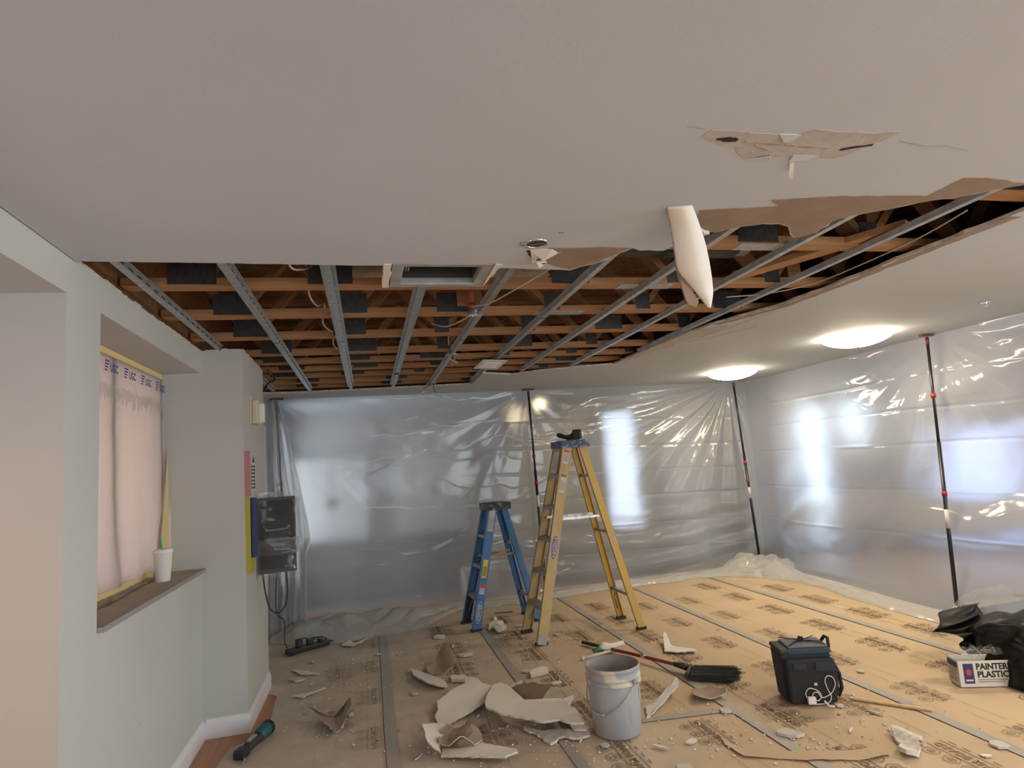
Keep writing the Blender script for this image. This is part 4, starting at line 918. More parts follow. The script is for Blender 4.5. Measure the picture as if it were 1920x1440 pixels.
PR = {0: (-0.30, -1, 1.0, 1.0, 2), 1: (0.60, -1, 1.0, 0.62, 1), 2: (1.26, 1, 0.9, 0.62, 0), 3: (2.25, -1, 0.9, 0.60, 0), 4: (3.72, 1, 0.95, 0.62, 0), 5: (4.24, -1, 1.0, 0.62, 0)}
for i, (x, sg, s, st, fa) in PR.items():
    y = 2.35 + 0.13 * i
    while y < 6.7:
        o = link_mesh('printed_logo', (pr_dark, pr_faint, pr_dust)[fa], board[i], (x, y, 0.0088), (0, 0, -PI / 2 if sg < 0 else PI / 2)); o.scale = (s * 0.62 / 0.62, s, 1)
        y += st
for i, x in ((3, 2.72), (4, 3.22), (0, -0.02), (2, 1.78)):
    y = 2.6
    while y < 6.4:
        o = link_mesh('printed_logo', pr_dust if i == 0 else pr_faint if i != 2 else pr_dark, board[i], (x, y, 0.0088), (0, 0, PI / 2)); o.scale = (0.85, 0.85, 1); y += 0.70
# lifted overlapping board edge in the foreground
fe = jag([(1.76, 3.12), (1.775, 2.98), (1.85, 2.94), (2.02, 2.83), (2.29, 2.74), (2.42, 2.73)], 0.006, 0.04, 77)
P = np.zeros((len(fe), 5, 3))
for k, (x, y) in enumerate(fe):
    for q in range(5): t_ = q / 4; P[k, q] = (x + 0.03 * t_, y + 0.10 * t_, 0.0090 + 0.007 * (1 - t_) ** 2 * (0.6 + 0.4 * math.sin(k * 0.7)))
o = grid_mesh(P).build('board_offcut', 'kraft', smooth=True)
tag(o, 'torn kraft board edge lifting off the floor in the foreground', 'board offcut')

# ================================================================== LADDERS
def channel_rail(m, a, b, w, dep, inner, th=0.005, mi=0):
    """C-section rail, web facing out, flanges pointing towards inner (+1/-1 on y)"""
    a = Vector(a); b = Vector(b); d = (b - a).normalized(); r = d.cross(Vector((0, 1, 0))).normalized()
    m.bar(a, b, w, th, (0, 1, 0), mi)
    for s in (-1, 1):
        o_ = r * s * (w / 2 - th / 2) + Vector((0, inner * dep / 2, 0))
        m.bar(a + o_, b + o_, th, dep, (0, 1, 0), mi)
def plaque(parent, a, d, nrm, u, l, w, m, oval=False, name='label', lift=0.0008, lab=None):
    """flat label on a rail: centre a + d*u, l along d, w across"""
    d = Vector(d).normalized(); n = Vector(nrm).normalized(); q = n.cross(d).normalized(); c = Vector(a) + d * u + n * lift
    b = MB()
    if oval: pts = [c + d * (l / 2 * math.cos(t * PI / 12)) + q * (w / 2 * math.sin(t * PI / 12)) for t in range(24)]
    else: pts = [c + d * (l / 2 * s) + q * (w / 2 * t) for s, t in ((-1, -1), (1, -1), (1, 1), (-1, 1))]
    b.add(pts, [tuple(range(len(pts)))]); o = b.build(name, m, parent)
    if lab: o['label'] = lab
    return Matrix(((d.x, q.x, n.x, c.x), (d.y, q.y, n.y, c.y), (d.z, q.z, n.z, c.z), (0, 0, 0, 1))), o
def lettering(plate, M, txt, size, m, sx=1.0, lift=0.0008, bold=0.001):
    b = MB(); mb_text(b, txt, size, M @ Matrix.Translation((0, 0, lift)), 0, bold, sx); return b.build('lettering', m, plate)
def lines(plate, M, n, l, w, m, lift=0.0008):
    b = MB(); rnd = random.Random(n)
    for k in range(n):
        y = w / 2 - w * (k + 0.5) / n
        e = l * rnd.uniform(0.6, 0.95)
        b.add([M @ Vector((x, y + s * w / n * 0.22, lift)) for x, s in ((-l / 2, -1), (-l / 2 + e, -1), (-l / 2 + e, 1), (-l / 2, 1))], [(0, 1, 2, 3)])
    b.build('fine_print', m, plate)
def ladder(name, loc, rz, label, H, front, rear, wf, wr, wt, tf, tr, rw, dep, nst, mf, mr, mcap, stepm, spm):
    t = thing(name, loc, label, 'ladder', rz)
    rails = {}
    for s in (-1, 1):
        a = Vector((front, s * wf / 2, 0.012)); b = Vector((tf, s * wt / 2, H - 0.02)); m = MB(); channel_rail(m, a, b, rw, dep, -s); m.build('front_rail', mf, t); rails[s] = (a, b)
        a2 = Vector((rear, s * wr / 2, 0.012)); b2 = Vector((tr, s * (wt / 2 - 0.02), H - 0.03)); m = MB(); channel_rail(m, a2, b2, rw * 0.72, dep * 0.8, -s); m.build('rear_rail', mr, t); rails[s * 2] = (a2, b2)
        MB().box(front - rw * 0.62, front + rw * 0.62, min(s * wf / 2 + 0.003 * s, s * (wf / 2 - dep) - 0.004 * s), max(s * wf / 2 + 0.003 * s, s * (wf / 2 - dep) - 0.004 * s), 0.0, 0.022).build('foot', 'rubber_black', t)
        MB().box(rear - rw * 0.5, rear + rw * 0.5, min(s * wr / 2 + 0.003 * s, s * (wr / 2 - dep) - 0.004 * s), max(s * wr / 2 + 0.003 * s, s * (wr / 2 - dep) - 0.004 * s), 0.0, 0.022).build('foot', 'rubber_black', t)
    L = lambda k, f: rails[k][0].lerp(rails[k][1], f)
    for k in range(nst):
        f_ = (k + 1) / (nst + 1); p = L(1, f_); q = L(-1, f_)
        m = MB(); m.box(p.x - rw * 0.50, p.x + rw * 0.50, q.y + 0.006, p.y - 0.006, p.z - 0.028, p.z)
        for r_ in range(4): xx = p.x - rw * 0.42 + r_ * rw * 0.25; m.box(xx, xx + rw * 0.10, q.y + 0.008, p.y - 0.008, p.z, p.z + 0.003)
        m.build('step', stepm, t)
        if k == 0:
            for s in (-1, 1):
                e = L(s, f_ * 0.35); MB().bar((e.x + 0.01, e.y - s * 0.012, e.z), (p.x + 0.01, e.y - s * 0.085, p.z - 0.02), 0.014, 0.004, (1, 0, 0)).build('step_brace', 'aluminium', t)
    for f_ in ((0.17, 0.51, 0.82) if nst > 3 else (0.20, 0.66)):
        p = L(2, f_); q = L(-2, f_); MB().box(p.x - 0.014, p.x + 0.014, q.y + 0.004, p.y - 0.004, p.z - 0.012, p.z + 0.012).build('rear_bar', stepm, t)
        if f_ < 0.3:
            for s in (-1, 1):
                e = L(2 * s, f_ * 0.3); MB().tube([(e.x, e.y - s * 0.008, e.z), (p.x, e.y - s * 0.05, p.z - 0.07), (p.x, e.y - s * 0.095, p.z - 0.008)], 0.007, 6).build('rear_brace', 'aluminium', t)
    for s in (-1, 1):
        p = L(s, 0.60 if nst > 3 else 0.56); q = L(2 * s, 0.60 if nst > 3 else 0.58); y = p.y - s * 0.036
        mid = (p + q) / 2
        MB().bar((p.x, y, p.z), (mid.x + 0.03, y, mid.z - 0.004), 0.004, 0.022, (0, 0, 1)).build('spreader', spm, t); MB().bar((mid.x - 0.03, y - s * 0.006, mid.z), (q.x, y - s * 0.006, q.z), 0.004, 0.022, (0, 0, 1)).build('spreader', spm, t)
    m = MB(); c0, c1 = tf - rw * 0.75, tr + rw * 0.75; w2 = wt / 2 + 0.02
    m.box(c0, c1, -w2, w2, H - 0.012, H); m.box(c0, c1, -w2, -w2 + 0.008, H - 0.065, H - 0.012); m.box(c0, c1, w2 - 0.008, w2, H - 0.065, H - 0.012)
    m.box(c0, c0 + 0.008, -w2 + 0.008, w2 - 0.008, H - 0.065, H - 0.012); m.box(c1 - 0.008, c1, -w2 + 0.008, w2 - 0.008, H - 0.065, H - 0.012)
    cap = m.build('top_cap', mcap, t)
    MB().box(c0 + 0.03, c1 - 0.03, -w2 + 0.04, w2 - 0.04, H, H + 0.005).build('tray_rim', mcap, cap)
    return t, rails
yl, R = ladder('step_ladder', (1.84, 5.535, 0.008), math.radians(2), 'tall yellow fibreglass step ladder beside the blue one', 1.715, -0.475, 0.465, 0.475, 0.455, 0.27, -0.055, 0.085, 0.088, 0.032, 5, 'yellow_dusty', 'yellow_fg', 'blue_cap', 'aluminium', 'spreader')
a, b_ = R[-1]; d = (b_ - a); NL = Vector((0, -1, 0)); o_ = Vector((0, -0.0030, 0)); Ld = d.length
M, p = plaque(yl, a + o_, d, NL, Ld * 0.46, 0.20, 0.052, 'ink_blue', True, 'logo_oval'); M2, p2 = plaque(yl, a + o_, d, NL, Ld * 0.46, 0.178, 0.040, 'label_white', True, 'logo_field', 0.0016); lettering(p2, M2, 'WERNER', 0.040, 'ink_blue', 0.95)
M, p = plaque(yl, a + o_, d, NL, Ld * 0.925, 0.13, 0.055, 'label_white', lab='white safety sticker'); lines(p, M, 5, 0.09, 0.045, 'ink_grey'); M3, p3 = plaque(p, a + o_, d, NL, Ld * 0.955, 0.022, 0.052, 'label_red', False, 'red_band', 0.0014)
M, p = plaque(yl, a + o_, d, NL, Ld * 0.78, 0.15, 0.052, 'label_white', lab='white warning sticker'); lines(p, M, 6, 0.10, 0.042, 'ink_grey'); M3, p3 = plaque(p, a + o_, d, NL, Ld * 0.825, 0.022, 0.050, 'ink_brown', False, 'dark_band', 0.0014)
a, b_ = R[1]; d = b_ - a; M, p = plaque(yl, a + Vector((0, -0.030, 0)) * 0, d, NL, d.length * 0.90, 0.20, 0.05, 'label_white', False, 'label', 0.004); lines(p, M, 7, 0.17, 0.042, 'ink_grey')
a, b_ = R[-1]; d = b_ - a; M, p = plaque(yl, a + o_, d, NL, 0.030, 0.075, 0.078, 'aluminium', False, 'foot_plate', 0.0012)
bl, R = ladder('step_ladder', (1.235, 6.235, 0.008), math.radians(7), 'short blue fibreglass step ladder with black top', 1.165, -0.325, 0.315, 0.385, 0.37, 0.24, -0.055, 0.06, 0.085, 0.03, 3, 'blue_fg', 'blue_fg', 'cap_black', 'aluminium', 'brass_worn')
a, b_ = R[-1]; d = b_ - a; Ld = d.length
M, p = plaque(bl, a + o_, d, NL, Ld * 0.875, 0.21, 0.058, 'label_white', lab='white instruction sticker'); lines(p, M, 8, 0.18, 0.05, 'ink_grey')
M, p = plaque(bl, a + o_, d, NL, Ld * 0.48, 0.17, 0.048, 'label_yellow', lab='yellow safety sticker'); lines(p, M, 4, 0.14, 0.04, 'ink_black')
M, p = plaque(bl, a + o_, d, NL, Ld * 0.32, 0.10, 0.05, 'label_white', lab='white and red warning sticker'); lines(p, M, 4, 0.06, 0.04, 'ink_grey'); plaque(p, a + o_, d, NL, Ld * 0.345, 0.045, 0.045, 'label_red', False, 'red_mark', 0.0014)
M, p = plaque(bl, a + o_, d, NL, Ld * 0.135, 0.20, 0.052, 'label_white', True, 'logo_oval'); M2, p2 = plaque(p, a + o_, d, NL, Ld * 0.135, 0.182, 0.040, 'ink_blue', True, 'logo_field', 0.0016); lettering(p2, M2, 'WERNER', 0.040, 'label_white', 0.95)
a, b_ = R[1]; d = b_ - a; plaque(bl, a, d, NL, Ld * 0.105, 0.24, 0.075, 'rubber_black', False, 'boot_pad', 0.004)

# work light on the tall ladder
w = thing('work_light', (1.83, 5.42, 1.729), 'black handheld work light resting on top of the yellow ladder', 'work light', math.radians(-25))
MB().tube([(-0.125, 0, 0.055), (-0.105, 0, 0.050), (-0.05, 0, 0.028), (0.0, 0, 0.030), (0.03, 0, 0.045)], 0.02, 12, radii=[0.014, 0.022, 0.019, 0.020, 0.028]).build('handle', 'black_plastic', w, smooth=True)
hd = MB().box(0.02, 0.105, -0.045, 0.045, 0.006, 0.090).build('lamp_head', 'black_plastic', w, bevel=0.014)
MB().box(0.103, 0.1075, -0.036, 0.036, 0.016, 0.080).build('bezel', 'ink_grey', hd, bevel=0.003); MB().box(0.1076, 0.1085, -0.027, 0.027, 0.026, 0.070).build('lens', 'led_panel', hd)
MB().box(-0.04, 0.08, -0.03, 0.03, 0.0, 0.012).build('stand', 'black_plastic', w, bevel=0.003)
tag(MB().prism(jag([(-0.05, -0.02), (0.05, -0.025), (0.055, 0.02), (-0.045, 0.025)], 0.003, 0.02, 5, True), 0, 0.004).build('putty_knife_blade', 'brass_worn', None, (1.795, 5.60, 1.7285)), 'small brown scraper blade lying on the yellow ladder cap', 'scraper')

# ================================================================== BUCKET
bk = thing('bucket', (1.315, 3.505, 0.010), 'grey plastic paint bucket with paint-smeared rim in the foreground', 'bucket')
R0, R1_, Hb = 0.132, 0.150, 0.368
MB().lathe([(0.001, 0.0), (R0 - 0.006, 0.0), (R0, 0.006), (R0 + 0.010, 0.16), (R1_ - 0.004, 0.275)], 48).build('body', 'bucket_grey', bk, smooth=True)
MB().lathe([(R1_ - 0.004, 0.275), (R1_ + 0.006, 0.277), (R1_ + 0.006, 0.283), (R1_ - 0.001, 0.287), (R1_ - 0.001, 0.305), (R1_ + 0.007, 0.307), (R1_ + 0.007, 0.314), (R1_, 0.318), (R1_, 0.345), (R1_ + 0.006, 0.352), (R1_ + 0.006, Hb - 0.003), (R1_ + 0.003, Hb)], 48).build('rim_band', 'bucket_paint', bk, smooth=True)
MB().lathe([(R1_ + 0.003, Hb), (R1_ - 0.004, Hb), (R1_ - 0.010, 0.30), (R0 - 0.004, 0.012), (0.001, 0.008)], 48).build('inside', 'bucket_inside', bk, smooth=True)
phi = math.radians(-62); A = Vector((math.cos(phi), math.sin(phi), 0)); Lf = Vector((A.y, -A.x, 0))
pts = []
for k in range(33):
    th = PI * k / 32; rr_ = 0.163 - 0.010 * math.sin(th); v2 = A * math.cos(th) + Lf * math.sin(th)
    pts.append(Vector((v2.x * rr_, v2.y * rr_, 0.298 - 0.165 * math.sin(th))))
MB().tube(pts, 0.0028, 6).build('bail_handle', 'galvanised', bk, smooth=True)
MB().tube(pts[13:20], 0.008, 8).build('handle_grip', 'bucket_grey', bk, smooth=True)
for s in (1, -1): p = A * s; MB().tube([(p.x * 0.146, p.y * 0.146, 0.298), (p.x * 0.168, p.y * 0.168, 0.298)], 0.014, 12).build('handle_ear', 'bucket_paint', bk, smooth=True)
def wrap(parent, a0, a1, z0, z1, rf, m, name):
    n = 10; b = MB()
    for k in range(n + 1):
        a = math.radians(a0 + (a1 - a0) * k / n)
        for z in (z0, z1): r_ = rf(z); b.v.append((r_ * math.cos(a), r_ * math.sin(a), z))
    b.f = [(2 * k, 2 * k + 2, 2 * k + 3, 2 * k + 1) for k in range(n)]; b.m = [0] * n; return b.build(name, m, parent)
rb_ = lambda z: R0 + (R1_ - R0) * z / 0.29 * 0.93 + 0.0015
wrap(bk, -40, -24, 0.185, 0.245, rb_, 'label_green', 'sticker')
for a0, z0, z1, dw in ((-93, 0.085, 0.135, 2), (-80, 0.10, 0.175, 2), (-75, 0.075, 0.15, 2), (-112, 0.10, 0.16, 1.4)): wrap(bk, a0, a0 + dw, z0, z1, rb_, 'bucket_paint', 'paint_drip')

# ================================================================== BROOM AND SCRAPER
bm_ = thing('broom', (1.95, 4.55, 0.010), 'angled push broom with dark red handle and black bristles lying behind the bucket', 'broom')
o3 = Vector((1.95, 4.55, 0.0))
h0, h1 = Vector((1.69, 5.15, 0.016)) - o3, Vector((2.10, 4.17, 0.045)) - o3
MB().tube([h0.lerp(h1, 0.1), h1], 0.0125, 10).build('handle', 'broom_red', bm_, smooth=True)
MB().tube([h0, h0.lerp(h1, 0.13)], 0.0155, 10, radii=[0.013, 0.016]).build('grip', 'grip_dark', bm_, smooth=True)
e = h0.lerp(h1, 0.62); MB().tube([e, e + (h1 - h0).normalized() * 0.04], 0.0142, 10).build('ferrule', 'spreader', bm_, smooth=True)
MB().tube([h1 - (h1 - h0).normalized() * 0.09, h1 + (h1 - h0).normalized() * 0.02], 0.02, 10, radii=[0.016, 0.026]).build('socket', 'grip_dark', bm_, smooth=True)
s0, s1, e0, e1 = Vector((2.03, 4.03, 0)) - o3, Vector((2.15, 4.19, 0)) - o3, Vector((2.27, 3.88, 0)) - o3, Vector((2.42, 4.04, 0)) - o3
m = MB(); q = [s0, s1, s1.lerp(e1, 0.08), s0.lerp(e0, 0.08)]
m.add([(p.x, p.y, 0.012) for p in q] + [(p.x, p.y, 0.060) for p in q[:2]] + [(p.x, p.y, 0.055) for p in q[2:]], [(0, 3, 2, 1), (4, 5, 6, 7), (0, 1, 5, 4), (1, 2, 6, 5), (2, 3, 7, 6), (3, 0, 4, 7)])
m.build('brush_block', 'grip_dark', bm_, bevel=0.012)
m = MB(); rnd = random.Random(3)
for k in range(1400):
    u = rnd.random(); z = rnd.uniform(0.006, 0.045); a = s0.lerp(s1, u) * 0.9 + e0.lerp(e1, u) * 0.1
    u2 = min(max(u + rnd.gauss(0, 0.05), -0.06), 1.08); b2 = s0.lerp(s1, u2) * 0.02 + e0.lerp(e1, u2) * 0.98
    b2 = b2 + (e0 - s0).normalized() * rnd.gauss(0, 0.022); z2 = max(0.001, z * rnd.uniform(0.3, 1.2) - 0.004)
    a.z = z; b2.z = z2; m.bar(a, b2, 0.0022, 0.0022)
br = m.build('bristles', 'bristle', bm_); br['kind'] = 'stuff'
tl = thing('wrapped_scraper', (1.74, 4.82, 0.010), 'green-handled scraper bundled in white cloth beside the broom handle', 'scraper')
MB().tube([(-0.07, 0.02, 0.03), (-0.02, 0.03, 0.035), (0.02, 0.03, 0.035)], 0.02, 10, radii=[0.012, 0.022, 0.020]).build('green_grip', 'tool_green', tl, smooth=True)
m = MB().tube([(-0.01, 0.03, 0.04), (0.03, 0.035, 0.05), (0.08, 0.03, 0.04), (0.12, 0.03, 0.045), (0.20, 0.05, 0.05)], 0.03, 12, radii=[0.018, 0.034, 0.024, 0.020, 0.017]); m.build('white_wrap', 'cloth_white', tl, smooth=True)
MB().tube([(-0.18, -0.05, 0.012), (-0.05, -0.02, 0.012), (0.08, 0.01, 0.014)], 0.011, 10).build('stick_shaft', 'cable_white', tl, smooth=True)
MB().tube([(-0.195, -0.053, 0.012), (-0.175, -0.049, 0.012)], 0.016, 8).build('stick_end', 'label_white', tl)

# ================================================================== COOLER BAG
ck = thing('cooler_bag', (2.545, 3.50, 0.010), 'navy and black soft cooler bag with bungee lid, right of the broom', 'cooler bag', math.radians(-17))
def taper(m, x0, x1, y0, y1, z0, z1, k, mi=0):
    m.add([(x0 + k, y0 + k, z0), (x1 - k, y0 + k, z0), (x1 - k, y1 - k, z0), (x0 + k, y1 - k, z0), (x0, y0, z1), (x1, y0, z1), (x1, y1, z1), (x0, y1, z1)], [(0, 3, 2, 1), (4, 5, 6, 7), (0, 1, 5, 4), (1, 2, 6, 5), (2, 3, 7, 6), (3, 0, 4, 7)], mi)
m = MB(); taper(m, -0.150, 0.150, -0.10, 0.095, 0.0, 0.285, 0.014); m.build('body', 'cooler_navy', ck, bevel=0.018)
MB().box(-0.152, 0.152, -0.103, 0.098, 0.280, 0.308).build('lid', 'cooler_olive', ck, bevel=0.012)
lid = MB().box(-0.095, 0.142, -0.088, 0.085, 0.307, 0.320).build('lid_pad', 'cooler_grey', ck, bevel=0.012)
MB().box(-0.10, 0.150, -0.1065, -0.10, 0.282, 0.292).build('piping', 'cooler_blue', ck)
for p, q in (((-0.085, -0.08), (0.13, 0.10)), ((-0.085, 0.10), (0.13, -0.08)), ((-0.085, -0.08), (0.0, 0.02)), ((0.02, 0.01), (0.135, -0.03))):
    MB().tube([(*p, 0.324), ((p[0] + q[0]) / 2, (p[1] + q[1]) / 2, 0.328), (*q, 0.324)], 0.003, 6).build('bungee_cord', 'cooler_black', ck)
MB().tube([(0.005, 0.0, 0.327), (0.01, 0.01, 0.345), (0.03, 0.0, 0.34)], 0.010, 8).build('cord_lock', 'cooler_black', ck)
m = MB(); taper(m, -0.140, 0.150, -0.148, -0.098, 0.004, 0.258, 0.008); pk = m.build('front_pocket', 'cooler_black', ck, bevel=0.016)
MB().box(-0.095, -0.02, -0.1510, -0.147, 0.205, 0.240).build('pocket_band', 'cooler_navy', pk); MB().box(0.03, 0.140, -0.1510, -0.147, 0.195, 0.244).build('pocket_band', 'cooler_navy', pk)
MB().box(0.008, 0.026, -0.1555, -0.150, 0.115, 0.128).build('zip_pull', 'label_white', pk)
m = MB(); taper(m, 0.140, 0.185, -0.09, 0.09, 0.02, 0.20, 0.006); m.build('side_pocket', 'cooler_black', ck, bevel=0.016)
MB().tube([(0.15, 0.06, 0.29), (0.175, 0.04, 0.335), (0.178, 0.0, 0.335), (0.155, -0.06, 0.30)], 0.010, 8).build('carry_strap', 'cooler_black', ck, smooth=True)
MB().tube([(0.180, -0.03, 0.20), (0.20, -0.05, 0.14), (0.205, -0.05, 0.06), (0.185, -0.04, 0.012)], 0.012, 8).build('shoulder_strap', 'cooler_black', ck, smooth=True)
cb_ = thing('charging_cable', (2.54, 3.355, 0.010), 'white phone charging cable with adapter hanging on the cooler front', 'cable', math.radians(-17))
F = lambda x, z: (x, -0.012, z)
pp = [F(-0.072, 0.035), F(-0.085, 0.07), F(-0.06, 0.10), F(-0.015, 0.085), F(0.005, 0.055), F(-0.015, 0.03), F(-0.045, 0.04), F(-0.042, 0.07), F(-0.015, 0.075), F(0.008, 0.045), F(0.06, 0.065), F(0.09, 0.11), F(0.085, 0.15), F(0.055, 0.165), F(0.035, 0.14), F(0.045, 0.09), F(0.06, 0.05), F(0.04, 0.015), F(-0.02, 0.010), F(-0.07, 0.014)]
curve_cable('cord', pp, 0.0026, 'white_plastic', None, None, 6, cb_)
MB().box(-0.080, -0.035, -0.034, -0.010, 0.016, 0.056).build('power_adapter', 'white_plastic', cb_, bevel=0.004)
MB().tube([(0.015, -0.02, 0.03), (0.03, -0.04, 0.008), (0.06, -0.05, 0.007)], 0.0055, 8).build('plug', 'white_plastic', cb_)

# ================================================================== CARTON AND TRASH BAG
ct = thing('carton', (3.443, 3.243, 0.010), 'white printed plastic-sheeting carton under the black bag', 'carton', math.radians(-21))
W_, Dp, Hc = 0.31, 0.125, 0.150
MB().box(0, W_, 0, 0.003, 0, Hc).build('long_side', 'carton_white', ct); MB().box(0, W_, Dp - 0.003, Dp, 0, Hc).build('long_side', 'carton_white', ct)
MB().box(0, 0.003, 0.003, Dp - 0.003, 0, Hc).build('short_side', 'carton_white', ct); MB().box(W_ - 0.003, W_, 0.003, Dp - 0.003, 0, Hc).build('short_side', 'carton_white', ct); MB().box(0.003, W_ - 0.003, 0.003, Dp - 0.003, 0, 0.003).build('bottom', 'carton_brown', ct)
MB().add([(0.004, 0.01, Hc), (0.004, Dp - 0.01, Hc), (-0.055, Dp - 0.02, Hc + 0.035), (-0.05, 0.02, Hc + 0.03)], [(0, 1, 2, 3)]).build('open_flap', 'carton_brown', ct)
FM = Matrix(((1, 0, 0, 0), (0, 0, -1, -0.0008), (0, 1, 0, 0), (0, 0, 0, 1)))
b = MB(); mb_text(b, "PAINTER'S", 0.050, FM @ Matrix.Translation((0.200, 0.115, 0)), 0, 0.002, 0.9); mb_text(b, 'PLASTIC', 0.050, FM @ Matrix.Translation((0.188, 0.070, 0)), 0, 0.002, 0.95); b.build('lettering', 'ink_black', ct)
b = MB(); b.add([FM @ Vector(p) for p in ((0.025, 0.02, 0), (0.082, 0.02, 0), (0.082, 0.135, 0), (0.025, 0.135, 0))], [(0, 1, 2, 3)]); lg = b.build('logo_panel', 'ink_purple', ct)
b = MB(); b.lathe([(0.0005, 0), (0.016, 0)], 14); q = MB(); q.add([FM @ Matrix.Translation((0.054, 0.085, 0.0006)) @ Vector((v[0], v[1] * 1.2, 0)) for v in b.v], b.f); q.build('logo_mark', 'ink_red', lg)
b = MB(); b.add([FM @ Vector(p) for p in ((0.033, 0.034, 0.0006), (0.074, 0.034, 0.0006), (0.074, 0.044, 0.0006), (0.033, 0.044, 0.0006))], [(0, 1, 2, 3)]); b.build('logo_line', 'label_white', lg)
b = MB()
for k, (l0, l1) in enumerate(((0.10, 0.28), (0.10, 0.25))): b.add([FM @ Vector(p) for p in ((l0, 0.038 - k * 0.012, 0), (l1, 0.038 - k * 0.012, 0), (l1, 0.044 - k * 0.012, 0), (l0, 0.044 - k * 0.012, 0))], [(0, 1, 2, 3)])
b.build('fine_print', 'ink_grey', ct)
SM = Matrix(((0, 0, -1, -0.0008), (-1, 0, 0, Dp), (0, 1, 0, 0), (0, 0, 0, 1)))
b = MB(); b.add([SM @ Vector(p) for p in ((0.008, 0.105, 0), (0.112, 0.105, 0), (0.112, 0.14, 0), (0.008, 0.14, 0))], [(0, 1, 2, 3)]); b.build('blue_panel', 'ink_blue', ct)
b = MB()
for k in range(5):
    z = 0.088 - k * 0.016; b.add([SM @ Vector(p) for p in ((0.012 + 0.006 * (k % 2), z, 0), (0.108 - 0.01 * (k % 3), z, 0), (0.108 - 0.01 * (k % 3), z + 0.008, 0), (0.012 + 0.006 * (k % 2), z + 0.008, 0))], [(0, 1, 2, 3)])
b.build('fine_print', 'ink_grey', ct)
tb = thing('trash_bag', (4.11, 3.20, 0.010), 'black plastic trash bag slumped over the carton at the right', 'trash bag')
nu, nv = 90, 60; P = np.zeros((nu + 1, nv, 3)); th = np.linspace(0, 2 * PI, nu + 1)
for j in range(nv):
    ph_ = PI / 2 * (1 - j / (nv - 1)) ; z = math.sin(ph_); c = math.cos(ph_)
    for i in range(nu + 1):
        a = th[i % nu]; ca, sa = math.cos(a), math.sin(a)
        w_ = 1 + 0.16 * float(fbm(ca * 1.6 + 5, sa * 1.6 + z * 2, 101, 4)) + 0.05 * math.sin(a * 9 + 4 * float(fbm(z * 3, ca, 104)))
        rr_ = c ** 0.55 * w_
        P[i, j] = (0.44 * ca * rr_, 0.37 * sa * rr_, 0.36 * z ** 0.75 * (1 + 0.22 * float(fbm(ca * c * 2.2 + 2, sa * c * 2.2 + 7, 107, 4))))
P[nu] = P[0]
P = P[:, ::-1]
grid_mesh(P).build('bag_body', 'bag_black', tb, smooth=True, weld=True)
# gathered open mouth of the bag, spreading left over the carton
out_ = spline([(3.84, 3.62, 0.335), (3.70, 3.58, 0.315), (3.595, 3.53, 0.245), (3.68, 3.47, 0.235), (3.715, 3.43, 0.185), (3.665, 3.40, 0.145), (3.69, 3.36, 0.10), (3.76, 3.30, 0.085), (3.86, 3.20, 0.06)], 6)
inn_ = spline([(4.10, 3.60, 0.36), (4.02, 3.56, 0.36), (3.98, 3.50, 0.33), (3.97, 3.46, 0.28), (3.97, 3.42, 0.22), (3.97, 3.38, 0.17), (3.98, 3.32, 0.13), (4.00, 3.26, 0.09), (4.02, 3.18, 0.05)], 6)
P = np.zeros((len(out_), 12, 3)); tbl = Vector((4.11, 3.20, 0.010))
for k in range(len(out_)):
    for q in range(12):
        t_ = q / 11; p = out_[k].lerp(inn_[k], t_) - tbl; w_ = math.sin(PI * t_)
        P[k, q] = (p.x, p.y - 0.05 * w_ + 0.035 * math.sin(k * 0.55) * (1 - t_) + 0.02 * w_ * math.sin(k * 0.9 + 1), p.z + 0.02 * w_ * math.sin(k * 0.7))
grid_mesh(P).build('bag_mouth', 'bag_black', tb, smooth=True)
cl = thing('clear_bag', (4.52, 3.86, 0.010), 'crumpled clear plastic heaped behind the black trash bag', 'plastic')
n1, n2 = 50, 36; u, w_ = np.meshgrid(np.linspace(0, 1, n1), np.linspace(0, 1, n2), indexing='ij')
grid_mesh(np.stack([-0.45 + 0.95 * u, -0.12 + 0.3 * w_, 0.34 * np.sin(PI * np.clip(w_, 0, 1)) ** 0.5 * np.sin(PI * np.clip(u, 0.02, 0.98)) ** 0.4 + 0.05 * fbm(u * 8, w_ * 6, 141) * np.sin(PI * w_) + 0.004], -1)).build('crumpled_sheet', 'plastic_wrap', cl, smooth=True)
MB().prism([(-0.2, -0.05), (0.4, -0.05), (0.4, 0.1), (-0.2, 0.1)], 0.0, 0.25).build('folded_stack', 'ink_grey', cl, bevel=0.02)
tag(grid_mesh(np.stack([-0.13 + 0.30 * u, -0.05 + 0.14 * w_, 0.02 + 0.035 * np.abs(fbm(u * 5, w_ * 4, 150)) * 2], -1)).build('plastic_scrap', 'plastic_wrap', None, (3.62, 3.22, 0.165), smooth=True), 'scrap of clear plastic poking from the open carton', 'plastic scrap')

